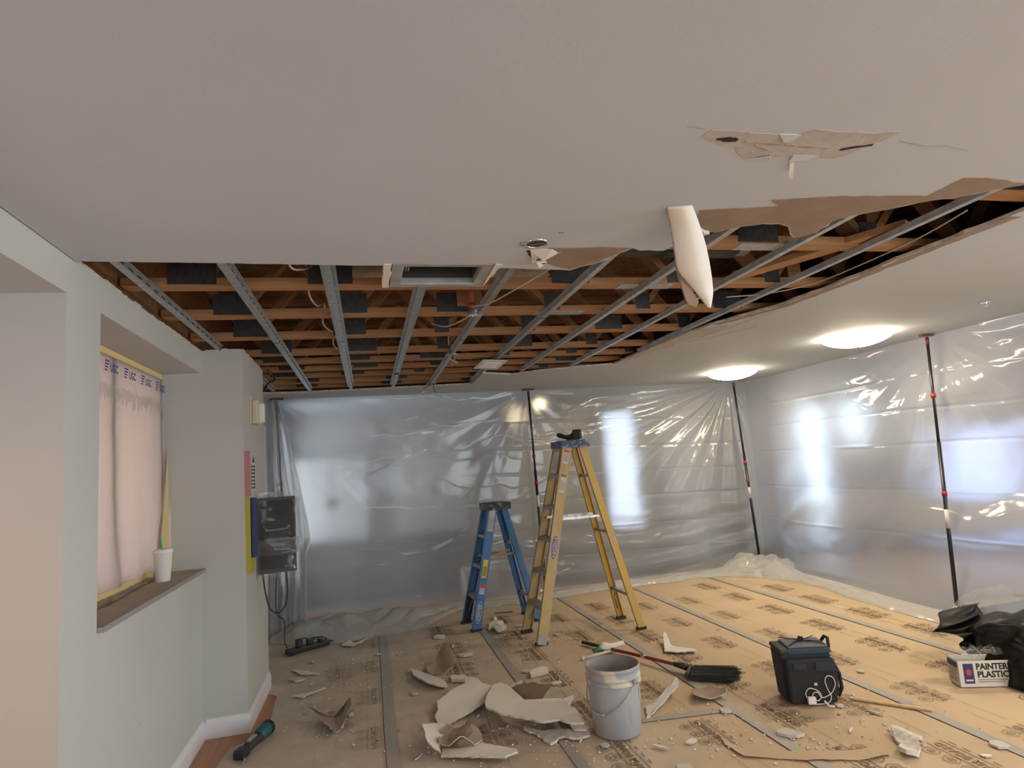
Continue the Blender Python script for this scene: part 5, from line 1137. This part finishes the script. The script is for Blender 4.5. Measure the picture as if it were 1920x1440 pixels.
# ================================================================== RUBBLE
def shard(name, poly, label, top, th=0.012, mats=('board_white', 'gypsum', 'board_paper'), z=0.010, amp=0.006, seed=1, cat='drywall piece', group='broken drywall on the floor', rings=(0.3, 0.6, 0.85)):
    pl = jag(poly, amp, 0.025, seed, True)
    cx = sum(p[0] for p in pl) / len(pl); cy = sum(p[1] for p in pl) / len(pl); n = len(pl); b = MB()
    fr = list(rings) + [1.0]; R_ = [(0.0, 0.0)]
    for f_ in fr: R_ += [((x - cx) * f_, (y - cy) * f_) for x, y in pl]
    zt = [max(th * 0.5, top(x, y)) for x, y in R_]
    N = len(R_); b.v = [(x, y, t_) for (x, y), t_ in zip(R_, zt)] + [(x, y, max(0.0, t_ - th)) for (x, y), t_ in zip(R_, zt)]
    ar = sum(pl[i][0] * pl[(i + 1) % n][1] - pl[(i + 1) % n][0] * pl[i][1] for i in range(n))
    def put(f_, mi): b.f.append(f_ if ar > 0 else f_[::-1]); b.m.append(mi)
    for i in range(n):
        j = (i + 1) % n; put((0, 1 + i, 1 + j), 0); put((N, N + 1 + j, N + 1 + i), 2)
        for k in range(len(fr) - 1):
            a0, b0 = 1 + k * n, 1 + (k + 1) * n
            put((a0 + i, b0 + i, b0 + j, a0 + j), 0); put((N + a0 + j, N + b0 + j, N + b0 + i, N + a0 + i), 2)
        e0 = 1 + (len(fr) - 1) * n; put((e0 + i, N + e0 + i, N + e0 + j, e0 + j), 1)
    return tag(b.build(name, list(mats), None, (cx, cy, z)), label, cat, group)
W3 = ('board_white', 'gypsum', 'board_paper'); BR = ('board_paper', 'gypsum', 'board_paper'); GY = ('gypsum', 'gypsum', 'gypsum')
PC = dict([
    ('A', [(0.746, 4.261), (0.81, 4.293), (0.839, 4.227), (0.855, 4.052), (0.876, 3.914), (0.938, 3.895), (1.011, 3.889), (1.108, 3.872), (1.115, 3.671), (1.105, 3.46), (1.04, 3.488), (0.995, 3.559), (0.905, 3.568), (0.8, 3.69), (0.773, 3.709), (0.699, 3.805), (0.641, 3.932), (0.65, 4.016), (0.705, 4.159)]),
    ('A2', [(0.81, 4.293), (0.964, 4.351), (0.966, 4.317), (0.861, 4.228), (0.839, 4.227)]),
    ('B', [(0.609, 4.529), (0.658, 4.461), (0.708, 4.33), (0.757, 4.286), (0.706, 4.169), (0.68, 4.143), (0.519, 4.032), (0.385, 3.955), (0.358, 4.0), (0.342, 4.093), (0.37, 4.17), (0.373, 4.263), (0.498, 4.365), (0.59, 4.406)]),
    ('C', [(1.102, 3.864), (1.175, 3.844), (1.174, 3.787), (1.165, 3.662), (1.16, 3.55), (1.136, 3.519), (1.072, 3.553), (1.07, 3.742)]),
    ('C2', [(0.825, 3.73), (0.911, 3.647), (1.023, 3.599), (1.144, 3.547), (1.165, 3.55), (1.145, 3.49), (1.065, 3.465), (0.972, 3.519), (0.91, 3.476), (0.896, 3.509), (0.889, 3.569), (0.819, 3.679)]),
    ('D', [(0.249, 3.832), (0.38, 3.902), (0.392, 3.801), (0.34, 3.718), (0.313, 3.589), (0.316, 3.514), (0.263, 3.596), (0.249, 3.699)]),
    ('E', [(0.333, 3.626), (0.443, 3.58), (0.552, 3.602), (0.633, 3.501), (0.702, 3.42), (0.704, 3.381), (0.629, 3.35), (0.544, 3.403), (0.422, 3.479), (0.317, 3.541)]),
    ('F', [(0.344, 3.768), (0.464, 3.839), (0.514, 3.834), (0.55, 3.681), (0.552, 3.593), (0.481, 3.555), (0.388, 3.553), (0.316, 3.624)]),
    ('G', [(0.26, 5.122), (0.366, 4.936), (0.478, 4.732), (0.486, 4.61), (0.439, 4.598), (0.364, 4.668), (0.294, 4.82), (0.265, 4.959)]),
    ('H', [(0.373, 5.02), (0.515, 5.26), (0.577, 5.274), (0.616, 5.092), (0.576, 4.947), (0.475, 4.917), (0.392, 4.958)]),
    ('I', [(0.532, 4.805), (0.637, 4.767), (0.628, 4.662), (0.527, 4.711)]),
    ('S', [(0.97, 4.168), (1.144, 4.107), (1.137, 3.994), (1.097, 3.956), (1.007, 3.979)]),
    ('T', [(1.124, 3.904), (1.198, 3.916), (1.189, 3.892), (1.125, 3.822)]),
    ('J', [(1.594, 3.727), (1.648, 3.73), (1.766, 3.82), (1.924, 3.942), (1.88, 3.837), (1.763, 3.743), (1.531, 3.579)]),
    ('K', [(2.33, 4.938), (2.343, 4.897), (2.285, 4.731), (2.404, 4.592), (2.406, 4.531), (2.253, 4.566), (2.18, 4.633)]),
    ('L', [(1.978, 3.834), (2.091, 3.832), (2.112, 3.741), (2.15, 3.703), (2.109, 3.664), (1.985, 3.654), (1.904, 3.691)]),
    ('M', [(-0.447, 4.507), (-0.363, 4.36), (-0.23, 4.329), (-0.183, 4.544), (-0.170, 4.447), (-0.2, 4.228), (-0.251, 4.086), (-0.321, 4.222)]),
    ('N', [(2.608, 2.916), (2.658, 2.901), (2.649, 2.843), (2.681, 2.81), (2.673, 2.787), (2.613, 2.786), (2.587, 2.721), (2.518, 2.665), (2.457, 2.673), (2.454, 2.716), (2.531, 2.776), (2.556, 2.85)]),
    ('O', [(-0.681, 5.586), (-0.592, 5.529), (-0.436, 5.369), (-0.581, 5.412)]),
    ('P2', [(-0.303, 6.121), (-0.237, 6.313), (-0.185, 6.151), (-0.065, 6.26), (-0.113, 6.132), (-0.206, 6.034)]),
    ('Q', [(-0.605, 4.923), (-0.479, 4.943), (-0.369, 4.961), (-0.493, 4.894), (-0.507, 4.857)]),
    ('R', [(1.04, 5.979), (1.17, 6.235), (1.203, 6.015), (1.193, 5.853), (1.11, 5.818)])])
sh = lambda k, label, top, **kw: shard('drywall_piece', PC[k], label, top, seed=ord(k[0]) + len(k), **kw)
sh('A', 'largest white drywall slab, beside the bucket', lambda x, y: 0.055 + 0.04 * math.cos(3 * (x + y * 0.6)) - 0.06 * x * x, z=0.012)
shard('drywall_piece', [(0.839, 4.227), (0.90, 4.19), (0.97, 4.10), (1.06, 3.925), (0.945, 3.90), (0.885, 3.925), (0.86, 4.05)], 'curled brown paper layer in the notch of the largest slab', lambda x, y: 0.05 + 0.9 * max(0, x + 0.4 * y + 0.02), th=0.004, mats=BR, seed=55, z=0.012)
sh('A2', 'narrow white drywall finger pointing off the largest slab', lambda x, y: 0.05 + 0.2 * x, th=0.008, z=0.012)
sh('B', 'broad white drywall slab left of the largest one', lambda x, y: 0.045 + 0.08 * (x + 0.1) + 0.03 * math.sin(6 * y), z=0.012)
sh('C', 'rounded white drywall piece leaning against the bucket foot', lambda x, y: 0.03, th=0.010)
sh('C2', 'crumbly gypsum layer under the largest slab', lambda x, y: 0.018 + 0.006 * math.sin(30 * x), mats=GY, amp=0.012, z=0.0095)
sh('D', 'upright bent white piece at the left end of the front heap', lambda x, y: 0.06 - 0.35 * x + 0.1 * y * 0.5, th=0.008)
sh('E', 'long white curved strip in front of the heap', lambda x, y: 0.032 + 0.22 * (0.15 * x - y * 0.25), th=0.010)
sh('F', 'crumpled brown backing paper inside the front heap', lambda x, y: 0.06 + 0.04 * math.sin(28 * x + 9 * y) * math.cos(21 * y), mats=BR, th=0.004)
sh('G', 'curved bowl-like white strip behind the broad slab', lambda x, y: 0.02 + 0.5 * (x * 0.75 + y * 0.35) ** 2 + 0.2 * max(0, -(x + y * 0.5)), th=0.012)
sh('H', 'raised flap of brown backing paper behind the curved strip', lambda x, y: 0.05 + 0.25 * y + 0.02 * math.sin(25 * x), mats=BR, th=0.004)
sh('I', 'small white block next to the curved strip', lambda x, y: 0.024, th=0.020)
sh('S', 'white scrap with grey tear beyond the largest slab', lambda x, y: 0.03 + 0.1 * y, mats=('torn_paper', 'gypsum', 'board_paper'), th=0.008)
sh('T', 'small bright triangular chip standing near the bucket', lambda x, y: 0.055 + 0.5 * y, th=0.006)
sh('J', 'white curled strip of face paper right of the bucket', lambda x, y: 0.035 + 0.18 * x, th=0.004, mats=('cloth_white', 'cloth_white', 'cloth_white'))
sh('K', 'forked white scrap beyond the broom', lambda x, y: 0.016 + 0.25 * max(0, y), th=0.008)
sh('L', 'curled brown paper scrap under the broom bristles', lambda x, y: 0.018 + 2.2 * x * x, th=0.004, mats=BR)
sh('M', 'folded grey-brown paper scrap on the left floor', lambda x, y: 0.018 + 0.32 * abs(x + 0.2 * y), th=0.004, mats=BR)
sh('N', 'jagged plaster lump in the right foreground', lambda x, y: 0.03 + 0.012 * math.sin(40 * x), th=0.02, mats=GY)
sh('O', 'thin white sliver near the power strip', lambda x, y: 0.008, th=0.006)
sh('P2', 'ragged white scrap right of the power strip', lambda x, y: 0.012, th=0.006)
sh('Q', 'thin bent white sliver near the pier', lambda x, y: 0.010 + 0.1 * max(0, x), th=0.006)
sh('R', 'bright crumpled white scrap between the ladders', lambda x, y: 0.05 - 0.25 * abs(x) + 0.02 * math.sin(40 * y), th=0.012, mats=('cloth_white', 'cloth_white', 'gypsum'))
# mid-sized chips that can be told apart
def unit_poly(n, seed, asp):
    r_ = random.Random(seed); return [(math.cos(2 * PI * k / n) * r_.uniform(0.7, 1.1), math.sin(2 * PI * k / n) * r_.uniform(0.7, 1.1) * asp) for k in range(n)]
CHIP = []
for q in range(6):
    for mm in (W3, GY, BR):
        bb = MB().prism(unit_poly(7, q, (0.3, 0.5, 0.7, 0.9, 0.22, 0.6)[q]), 0, 1, 1, 1, 0); CHIP.append(bb.mesh('drywall_chip', [mm[0], mm[1]]))
spots = [(0.72, 5.30, .08, 1, 0, 'white flat chip left of the yellow ladder foot'), (0.66, 5.62, .05, 4, 0, 'long pale chip behind the brown paper flap'), (0.58, 5.96, .07, 3, 0, 'rounded pale chip in front of the plastic heap'), (1.16, 4.62, .10, 2, 0, 'flat white chip in front of the broom grip'),
         (1.09, 4.70, .045, 3, 1, 'small gypsum lump left of the flat white chip'), (1.22, 4.36, .05, 1, 0, 'small chip on the board print near the bucket'), (1.08, 4.28, .06, 2, 0, 'tilted chip beyond the white slab'), (0.30, 4.00, .075, 4, 0, 'narrow white sliver left of the broad slab'), (0.20, 3.62, .04, 4, 2, 'tan sliver left of the front heap'),
         (1.44, 3.22, .05, 4, 0, 'white sliver in front of the bucket'), (1.62, 3.22, .045, 1, 0, 'square white chip right of the front sliver'), (1.18, 3.36, .03, 3, 1, 'gypsum crumb at the bucket front'), (1.45, 2.98, .05, 3, 1, 'gypsum lump low in the foreground'), (2.00, 3.50, .045, 3, 1, 'rounded gypsum lump below the brown scrap'),
         (2.13, 3.10, .07, 2, 1, 'white lump on the loose board edge'), (2.45, 3.02, .035, 4, 0, 'sliver beside the cooler shadow'), (2.72, 3.14, .045, 4, 1, 'thin chip under the wooden stick'), (2.62, 2.80, .05, 4, 2, 'grey sliver beside the jagged plaster lump'), (2.95, 2.62, .05, 3, 1, 'oval gypsum lump at the far right foreground'),
         (2.80, 2.56, .03, 1, 0, 'small chip at the right foreground edge'), (2.62, 3.30, .03, 3, 1, 'round white crumb right of the cooler'), (2.36, 4.05, .03, 3, 1, 'round crumb left of the cooler'), (3.14, 3.70, .03, 3, 1, 'round crumb between cooler and carton'), (1.86, 4.95, .05, 4, 0, 'flat white sliver right of the broom grip'),
         (1.38, 5.95, .09, 4, 0, 'long white sliver behind the yellow ladder'), (1.45, 5.42, .04, 3, 1, 'gypsum crumb by the yellow ladder'), (1.58, 5.52, .035, 2, 1, 'gypsum crumb under the yellow ladder'), (1.64, 5.35, .03, 1, 1, 'gypsum crumb inside the yellow ladder legs'), (-0.52, 5.72, .05, 4, 0, 'pale sliver before the power strip'),
         (-0.24, 4.22, .04, 1, 0, 'white chip at the folded brown scrap'), (-0.17, 4.40, .035, 1, 0, 'pale chip right of the folded brown scrap'), (-0.60, 5.30, .06, 2, 1, 'dusty chip by the pier foot'), (0.02, 5.70, .03, 3, 1, 'dusty crumb on the left tape'), (0.25, 4.60, .03, 3, 1, 'dusty crumb near the slab corner'), (2.88, 5.0, .03, 4, 2, 'brown sliver on the clean boards'),
         (2.30, 5.0, .02, 4, 2, 'dark sliver near the ladder rear foot')]
for k, (x, y, s, q, mm, lab) in enumerate(spots):
    o = bpy.data.objects.new('drywall_chip', CHIP[(q % 6) * 3 + mm]); COL.objects.link(o); o.location = (x, y, 0.0098); o.scale = (s, s, s * 0.22); o.rotation_euler = (0, 0, k * 1.3)
    tag(o, lab, 'drywall chip', 'drywall chips on the floor')
# fine crumbs nobody could count
m = MB(); rnd = random.Random(12)
cent = [(0.4, 4.2, 0.8, 0.9), (0.9, 5.2, 0.8, 0.8), (-0.3, 5.2, 0.35, 0.9), (1.2, 3.4, 0.7, 0.4), (1.6, 4.4, 0.8, 0.8), (0.2, 5.6, 0.7, 0.6), (2.3, 3.2, 0.6, 0.5), (1.5, 5.6, 0.5, 0.4)]
for k in range(2300):
    c = cent[rnd.randrange(len(cent))]; x = rnd.gauss(c[0], c[2] * 0.6); y = rnd.gauss(c[1], c[3] * 0.6)
    if x < -0.62 or x > 3.6 or y < 2.4 or y > 6.0 - 0.3 * (x < 0.7) or any((x - a_) ** 2 + (y - b_) ** 2 < r_ * r_ for a_, b_, r_ in ((1.315, 3.505, 0.19), (2.545, 3.48, 0.26), (-0.6, 6.17, 0.3), (1.36, 5.3, 0.08), (1.36, 5.77, 0.08), (2.2, 4.04, 0.24))): continue
    s = min(0.015, 0.0024 + abs(rnd.gauss(0, 0.0042))); a = rnd.uniform(0, PI); ca, sa = math.cos(a) * s, math.sin(a) * s * 1.0
    e = rnd.uniform(0.4, 1.0); h = s * rnd.uniform(0.4, 0.9); z = 0.0085
    m.add([(x + ca, y + sa, z), (x - sa * e, y + ca * e, z), (x - ca, y - sa, z), (x + sa * e, y - ca * e, z), (x + ca * 0.3, y + sa * 0.3, z + h)], [(0, 1, 4), (1, 2, 4), (2, 3, 4), (3, 0, 4)], 0 if rnd.random() < 0.8 else 1)
o = m.build('drywall_crumbs', ['gypsum', 'board_paper']); tag(o, 'fine gypsum crumbs scattered over the floor boards', 'crumbs', None, 'stuff')
m = MB().bar((-0.135, 0.165, 0), (0.125, -0.155, 0), 0.026, 0.012); tag(m.build('wooden_stick', 'pine', None, (2.885, 3.20, 0.0160), bevel=0.002), 'thin pale wooden stick on the floor right of the cooler', 'stick')
tag(MB().bar((-0.09, 0.02, 0), (0.10, -0.02, 0), 0.016, 0.005).build('pry_tool', 'black_plastic', None, (1.32, 6.60, 0.0125)), 'dark flat bar lying behind the blue ladder', 'flat bar')

# ================================================================== LEFT SIDE THINGS
# masking film over the niche window
mf = thing('masking_film', (-1.30, 3.62, 1.03), 'translucent masking film taped over the niche window', 'masking film')
n1, n2 = 70, 60; u, w_ = np.meshgrid(np.linspace(0, 1, n1), np.linspace(0, 1, n2), indexing='ij')
Yq = -0.785 + 1.575 * u; Zq = 1.262 - 1.22 * w_; Xq = 0.010 + 0.012 * np.sin(u * 30 + 2 * fbm(u * 3, w_ * 3, 160)) * sst(0.2, 1.0, w_) * w_ + 0.02 * fbm(u * 5, w_ * 3, 161) * w_ + 0.05 * w_ * w_ * 0.4
Yq = Yq - 0.12 * sst(0.55, 1.0, w_) * sst(0.75, 1.0, u)
grid_mesh(np.stack([Xq, Yq, Zq], -1)).build('film', 'window_film', mf, smooth=True)
MB().box(0.004, 0.012, -0.785, 0.79, 1.235, 1.268).build('top_tape', 'tape_yellow', mf)
MB().box(0.004, 0.020, -0.785, 0.62, 0.001, 0.045).build('bottom_tape', 'tape_yellow', mf)
MB().add([(0.045, 0.790, 0.78), (0.050, 0.60, 0.06), (0.055, 0.57, 0.004), (0.055, 0.792, 0.004)], [(0, 1, 2, 3)]).build('side_tape', 'tape_yellow', mf)
TM = lambda y, z: Matrix(((0, 0, 1, 0.0245), (1, 0, 0, y), (0, 1, 0, z), (0, 0, 0, 1)))
def side_text(y, z): return Matrix(((0, 0, 1, 0.026), (1, 0, 0, y), (0, 1, 0, z), (0, 0, 0, 1)))
b = MB()
for k in range(6):
    y = -0.62 + k * 0.26
    b.add([side_text(y, 1.165) @ Vector(p) for p in ((-0.045, -0.05, 0), (0.045, -0.05, 0), (0.045, 0.035, 0), (-0.045, 0.035, 0))], [(0, 1, 2, 3)]) if k % 1 else None
    for r_ in range(4): b.add([side_text(y - 0.02, 1.19 - r_ * 0.016) @ Vector(p) for p in ((-0.04, 0, 0), (0.02 - 0.01 * r_, 0, 0), (0.02 - 0.01 * r_, 0.008, 0), (-0.04, 0.008, 0))], [(0, 1, 2, 3)])
    mb_text(b, 'UGC', 0.06, side_text(y + 0.06, 1.165), 0, 0.002, 0.8)
b.build('blue_print', 'ink_blue', mf)
b = MB(); rnd = random.Random(4)
for k in range(60):
    y = -0.76 + k * 0.026; h = rnd.uniform(0.05, 0.10); z = 1.085 - rnd.uniform(0, 0.02)
    b.add([side_text(y, z) @ Vector(p) for p in ((0, -h, 0), (0.014, -h, 0), (0.014, 0, 0), (0, 0, 0))], [(0, 1, 2, 3)])
b.build('pale_print', 'torn_paper', mf)
cu = thing('paper_cup', (-1.165, 4.00, 1.0305), 'white takeaway cup with green straw on the wrapped ledge', 'cup')
MB().lathe([(0.001, 0.0), (0.036, 0.0), (0.038, 0.004), (0.050, 0.165), (0.052, 0.168)], 28).build('cup_body', 'cup_white', cu, smooth=True)
MB().lathe([(0.053, 0.162), (0.055, 0.170), (0.051, 0.176), (0.048, 0.182), (0.001, 0.180)], 28).build('lid', 'cup_white', cu, smooth=True)
MB().tube([(0.0, 0.0, 0.15), (-0.012, -0.008, 0.245)], 0.0055, 8).build('straw', 'straw_green', cu)
tag(grid_mesh(np.stack([0.03 * fbm(u[:30, :12] * 6, w_[:30, :12] * 5, 170) + 0.05 * w_[:30, :12] * 5, -0.62 + 1.2 * u[:30, :12] * 2.3, 0.004 + 0.02 * np.abs(fbm(u[:30, :12] * 30, w_[:30, :12] * 20, 171))], -1)).build('film_tail', 'window_film', None, (-1.27, 3.62, 1.031), smooth=True), 'crumpled tail of printed film lying on the ledge', 'film')
# intercom, notices, monitor on the pier
ic = thing('intercom', (-0.80, 4.74, 2.065), 'beige intercom handset box high on the pier side', 'intercom')
MB().box(0.0, 0.012, -0.075, 0.085, -0.10, 0.10).build('back_plate', 'beige_plastic', ic, bevel=0.003); MB().box(0.012, 0.055, -0.065, 0.06, -0.098, 0.075).build('body', 'beige_plastic', ic, bevel=0.010); MB().box(0.045, 0.085, 0.0, 0.06, -0.085, 0.055).build('handset', 'cup_white', ic, bevel=0.010)
pn = thing('notice', (-0.80, 4.64, 1.46), 'pink and white notice taped to the pier side', 'notice')
MB().box(0.0, 0.003, -0.205, 0.0, 0.0, 0.31).build('pink_half', 'pink_paper', pn); wp = MB().box(0.0, 0.003, 0.001, 0.19, 0.03, 0.30).build('white_half', 'label_white', pn)
b = MB()
b.add([(0.0036, 0.07, 0.235), (0.0036, 0.16, 0.235), (0.0036, 0.115, 0.29)], [(0, 1, 2)])
for k in range(7):
    for y0, y1 in ((0.02, 0.08), (0.10, 0.17)): b.add([(0.0036, y0, 0.05 + k * 0.025), (0.0036, y1, 0.05 + k * 0.025), (0.0036, y1, 0.064 + k * 0.025), (0.0036, y0, 0.064 + k * 0.025)], [(0, 1, 2, 3)])
b.build('printed_lines', 'ink_black', wp)
yf = thing('document_folder', (-0.80, 4.53, 0.96), 'yellow and blue document folder hung on the pier beside the monitor', 'folder')
MB().box(0.0, 0.030, -0.09, -0.080, 0.0, 0.49).build('yellow_cover', 'yellow_paper', yf); MB().box(0.001, 0.024, -0.080, 0.09, 0.0, 0.49).build('yellow_back', 'yellow_paper', yf); MB().box(0.031, 0.050, -0.05, 0.05, 0.10, 0.49).build('blue_binder', 'blue_paper', yf)
mo = thing('wrapped_monitor', (-0.665, 4.84, 0.90), 'black wall monitor wrapped in clear plastic on the pier side', 'monitor', math.radians(8))
MB().box(-0.125, 0.135, -0.02, 0.02, 0.0, 0.535).build('casing', 'black_plastic', mo, bevel=0.006); MB().box(-0.112, 0.122, -0.0225, -0.0202, 0.03, 0.515).build('screen', 'screen_black', mo)
MB().box(-0.10, 0.02, 0.02, 0.05, 0.2, 0.34).build('bracket', 'black_plastic', mo)
def crumple(x0, x1, y0, y1, z0, z1, seed, amp, nx=26, nz=44):
    P = np.zeros((nx * 2, nz, 3))
    per = []
    for k in range(nx * 2):
        t_ = k / (nx * 2 - 1); a = 2 * PI * t_
        ex, ey = math.cos(a), math.sin(a); ex = math.copysign(abs(ex) ** 0.45, ex); ey = math.copysign(abs(ey) ** 0.45, ey)
        for j in range(nz):
            v_ = j / (nz - 1); w = amp * float(fbm(t_ * 12, v_ * 9, seed, 3)) + amp * 0.6 * math.sin(t_ * 34 + v_ * 6)
            P[k, j] = ((x0 + x1) / 2 + (ex * ((x1 - x0) / 2 + w)), (y0 + y1) / 2 + ey * ((y1 - y0) / 2 + w), z0 + (z1 - z0) * v_)
    return grid_mesh(P)
crumple(-0.145, 0.165, -0.045, 0.06, -0.03, 0.575, 180, 0.010).build('plastic_wrap', 'plastic_wrap', mo, smooth=True)
crumple(-0.155, 0.16, -0.052, 0.065, 0.13, 0.24, 182, 0.006, 26, 10).build('packing_band', 'plastic_wrap', mo, smooth=True)
curve_cable('monitor_cord', [(-0.755, 4.80, 0.90), (-0.745, 4.82, 0.78), (-0.72, 4.84, 0.66), (-0.665, 4.85, 0.615), (-0.62, 4.86, 0.66), (-0.60, 4.87, 0.76), (-0.61, 4.88, 0.90)], 0.0055, 'cable_black', 'black cord looping below the wrapped monitor', 'cord')
curve_cable('trailing_lead', [(-0.68, 4.92, 0.90), (-0.69, 4.94, 0.62), (-0.66, 5.10, 0.50), (-0.72, 5.6, 0.22), (-0.70, 6.0, 0.03), (-0.69, 6.14, 0.025), (-0.66, 6.17, 0.04)], 0.004, 'cable_black', 'thin power cord dropping from the monitor to the power strip', 'cord')
ps = thing('power_strip', (-0.60, 6.17, 0.010), 'black power strip with plugged adapters on the floor by the pier', 'power strip', math.radians(30))
MB().box(-0.20, 0.20, -0.04, 0.04, 0.0, 0.045).build('strip_body', 'black_plastic', ps, bevel=0.010)
for x, w2, h in ((-0.08, 0.05, 0.065), (0.02, 0.05, 0.045), (0.12, 0.035, 0.03)): MB().box(x - w2 / 2, x + w2 / 2, -0.025, 0.03, 0.045, 0.045 + h).build('plug_adapter', 'black_plastic', ps, bevel=0.006)
MB().box(-0.205, -0.10, -0.05, -0.041, 0.0, 0.040).build('switch_block', 'black_plastic', ps, bevel=0.004)
MB().tube([(0.03, 0.0, 0.09), (0.08, 0.05, 0.08), (0.16, 0.04, 0.07), (0.23, 0.02, 0.02), (0.27, 0.05, 0.006)], 0.006, 6).build('cord', 'cable_black', ps, smooth=True); MB().tube([(-0.05, 0.03, 0.10), (0.0, 0.06, 0.09), (0.10, 0.045, 0.06)], 0.005, 6).build('cord', 'cable_black', ps, smooth=True)
# teal power tool near the left edge
dr = thing('oscillating_tool', (-0.715, 4.17, 0.000), 'teal and black handheld power tool on the floor beside the pier', 'power tool', math.radians(72))
MB().tube([(-0.13, 0, 0.035), (-0.10, 0, 0.036), (-0.02, 0, 0.036), (0.02, 0, 0.040), (0.05, 0, 0.040)], 0.03, 14, radii=[0.022, 0.028, 0.026, 0.033, 0.034]).build('grip', 'grip_dark', dr, smooth=True)
MB().tube([(0.03, 0, 0.042), (0.06, 0, 0.044), (0.13, 0, 0.046), (0.16, 0, 0.045), (0.175, 0, 0.044)], 0.04, 16, radii=[0.034, 0.040, 0.043, 0.040, 0.024]).build('motor_housing', 'teal', dr, smooth=True)
for k in range(3): MB().tube([(0.125 + k * 0.014, 0, 0.046), (0.131 + k * 0.014, 0, 0.046)], 0.0445, 16).build('vent_ring', 'black_plastic', dr)
MB().box(-0.09, 0.0, -0.012, 0.012, 0.058, 0.072).build('switch', 'spreader', dr, bevel=0.004)
MB().box(-0.20, -0.12, -0.034, 0.034, 0.010, 0.060).build('battery', 'black_plastic', dr, bevel=0.010); MB().tube([(-0.19, -0.03, 0.02), (-0.24, -0.05, 0.006)], 0.006, 6).build('blade', 'chrome', dr)
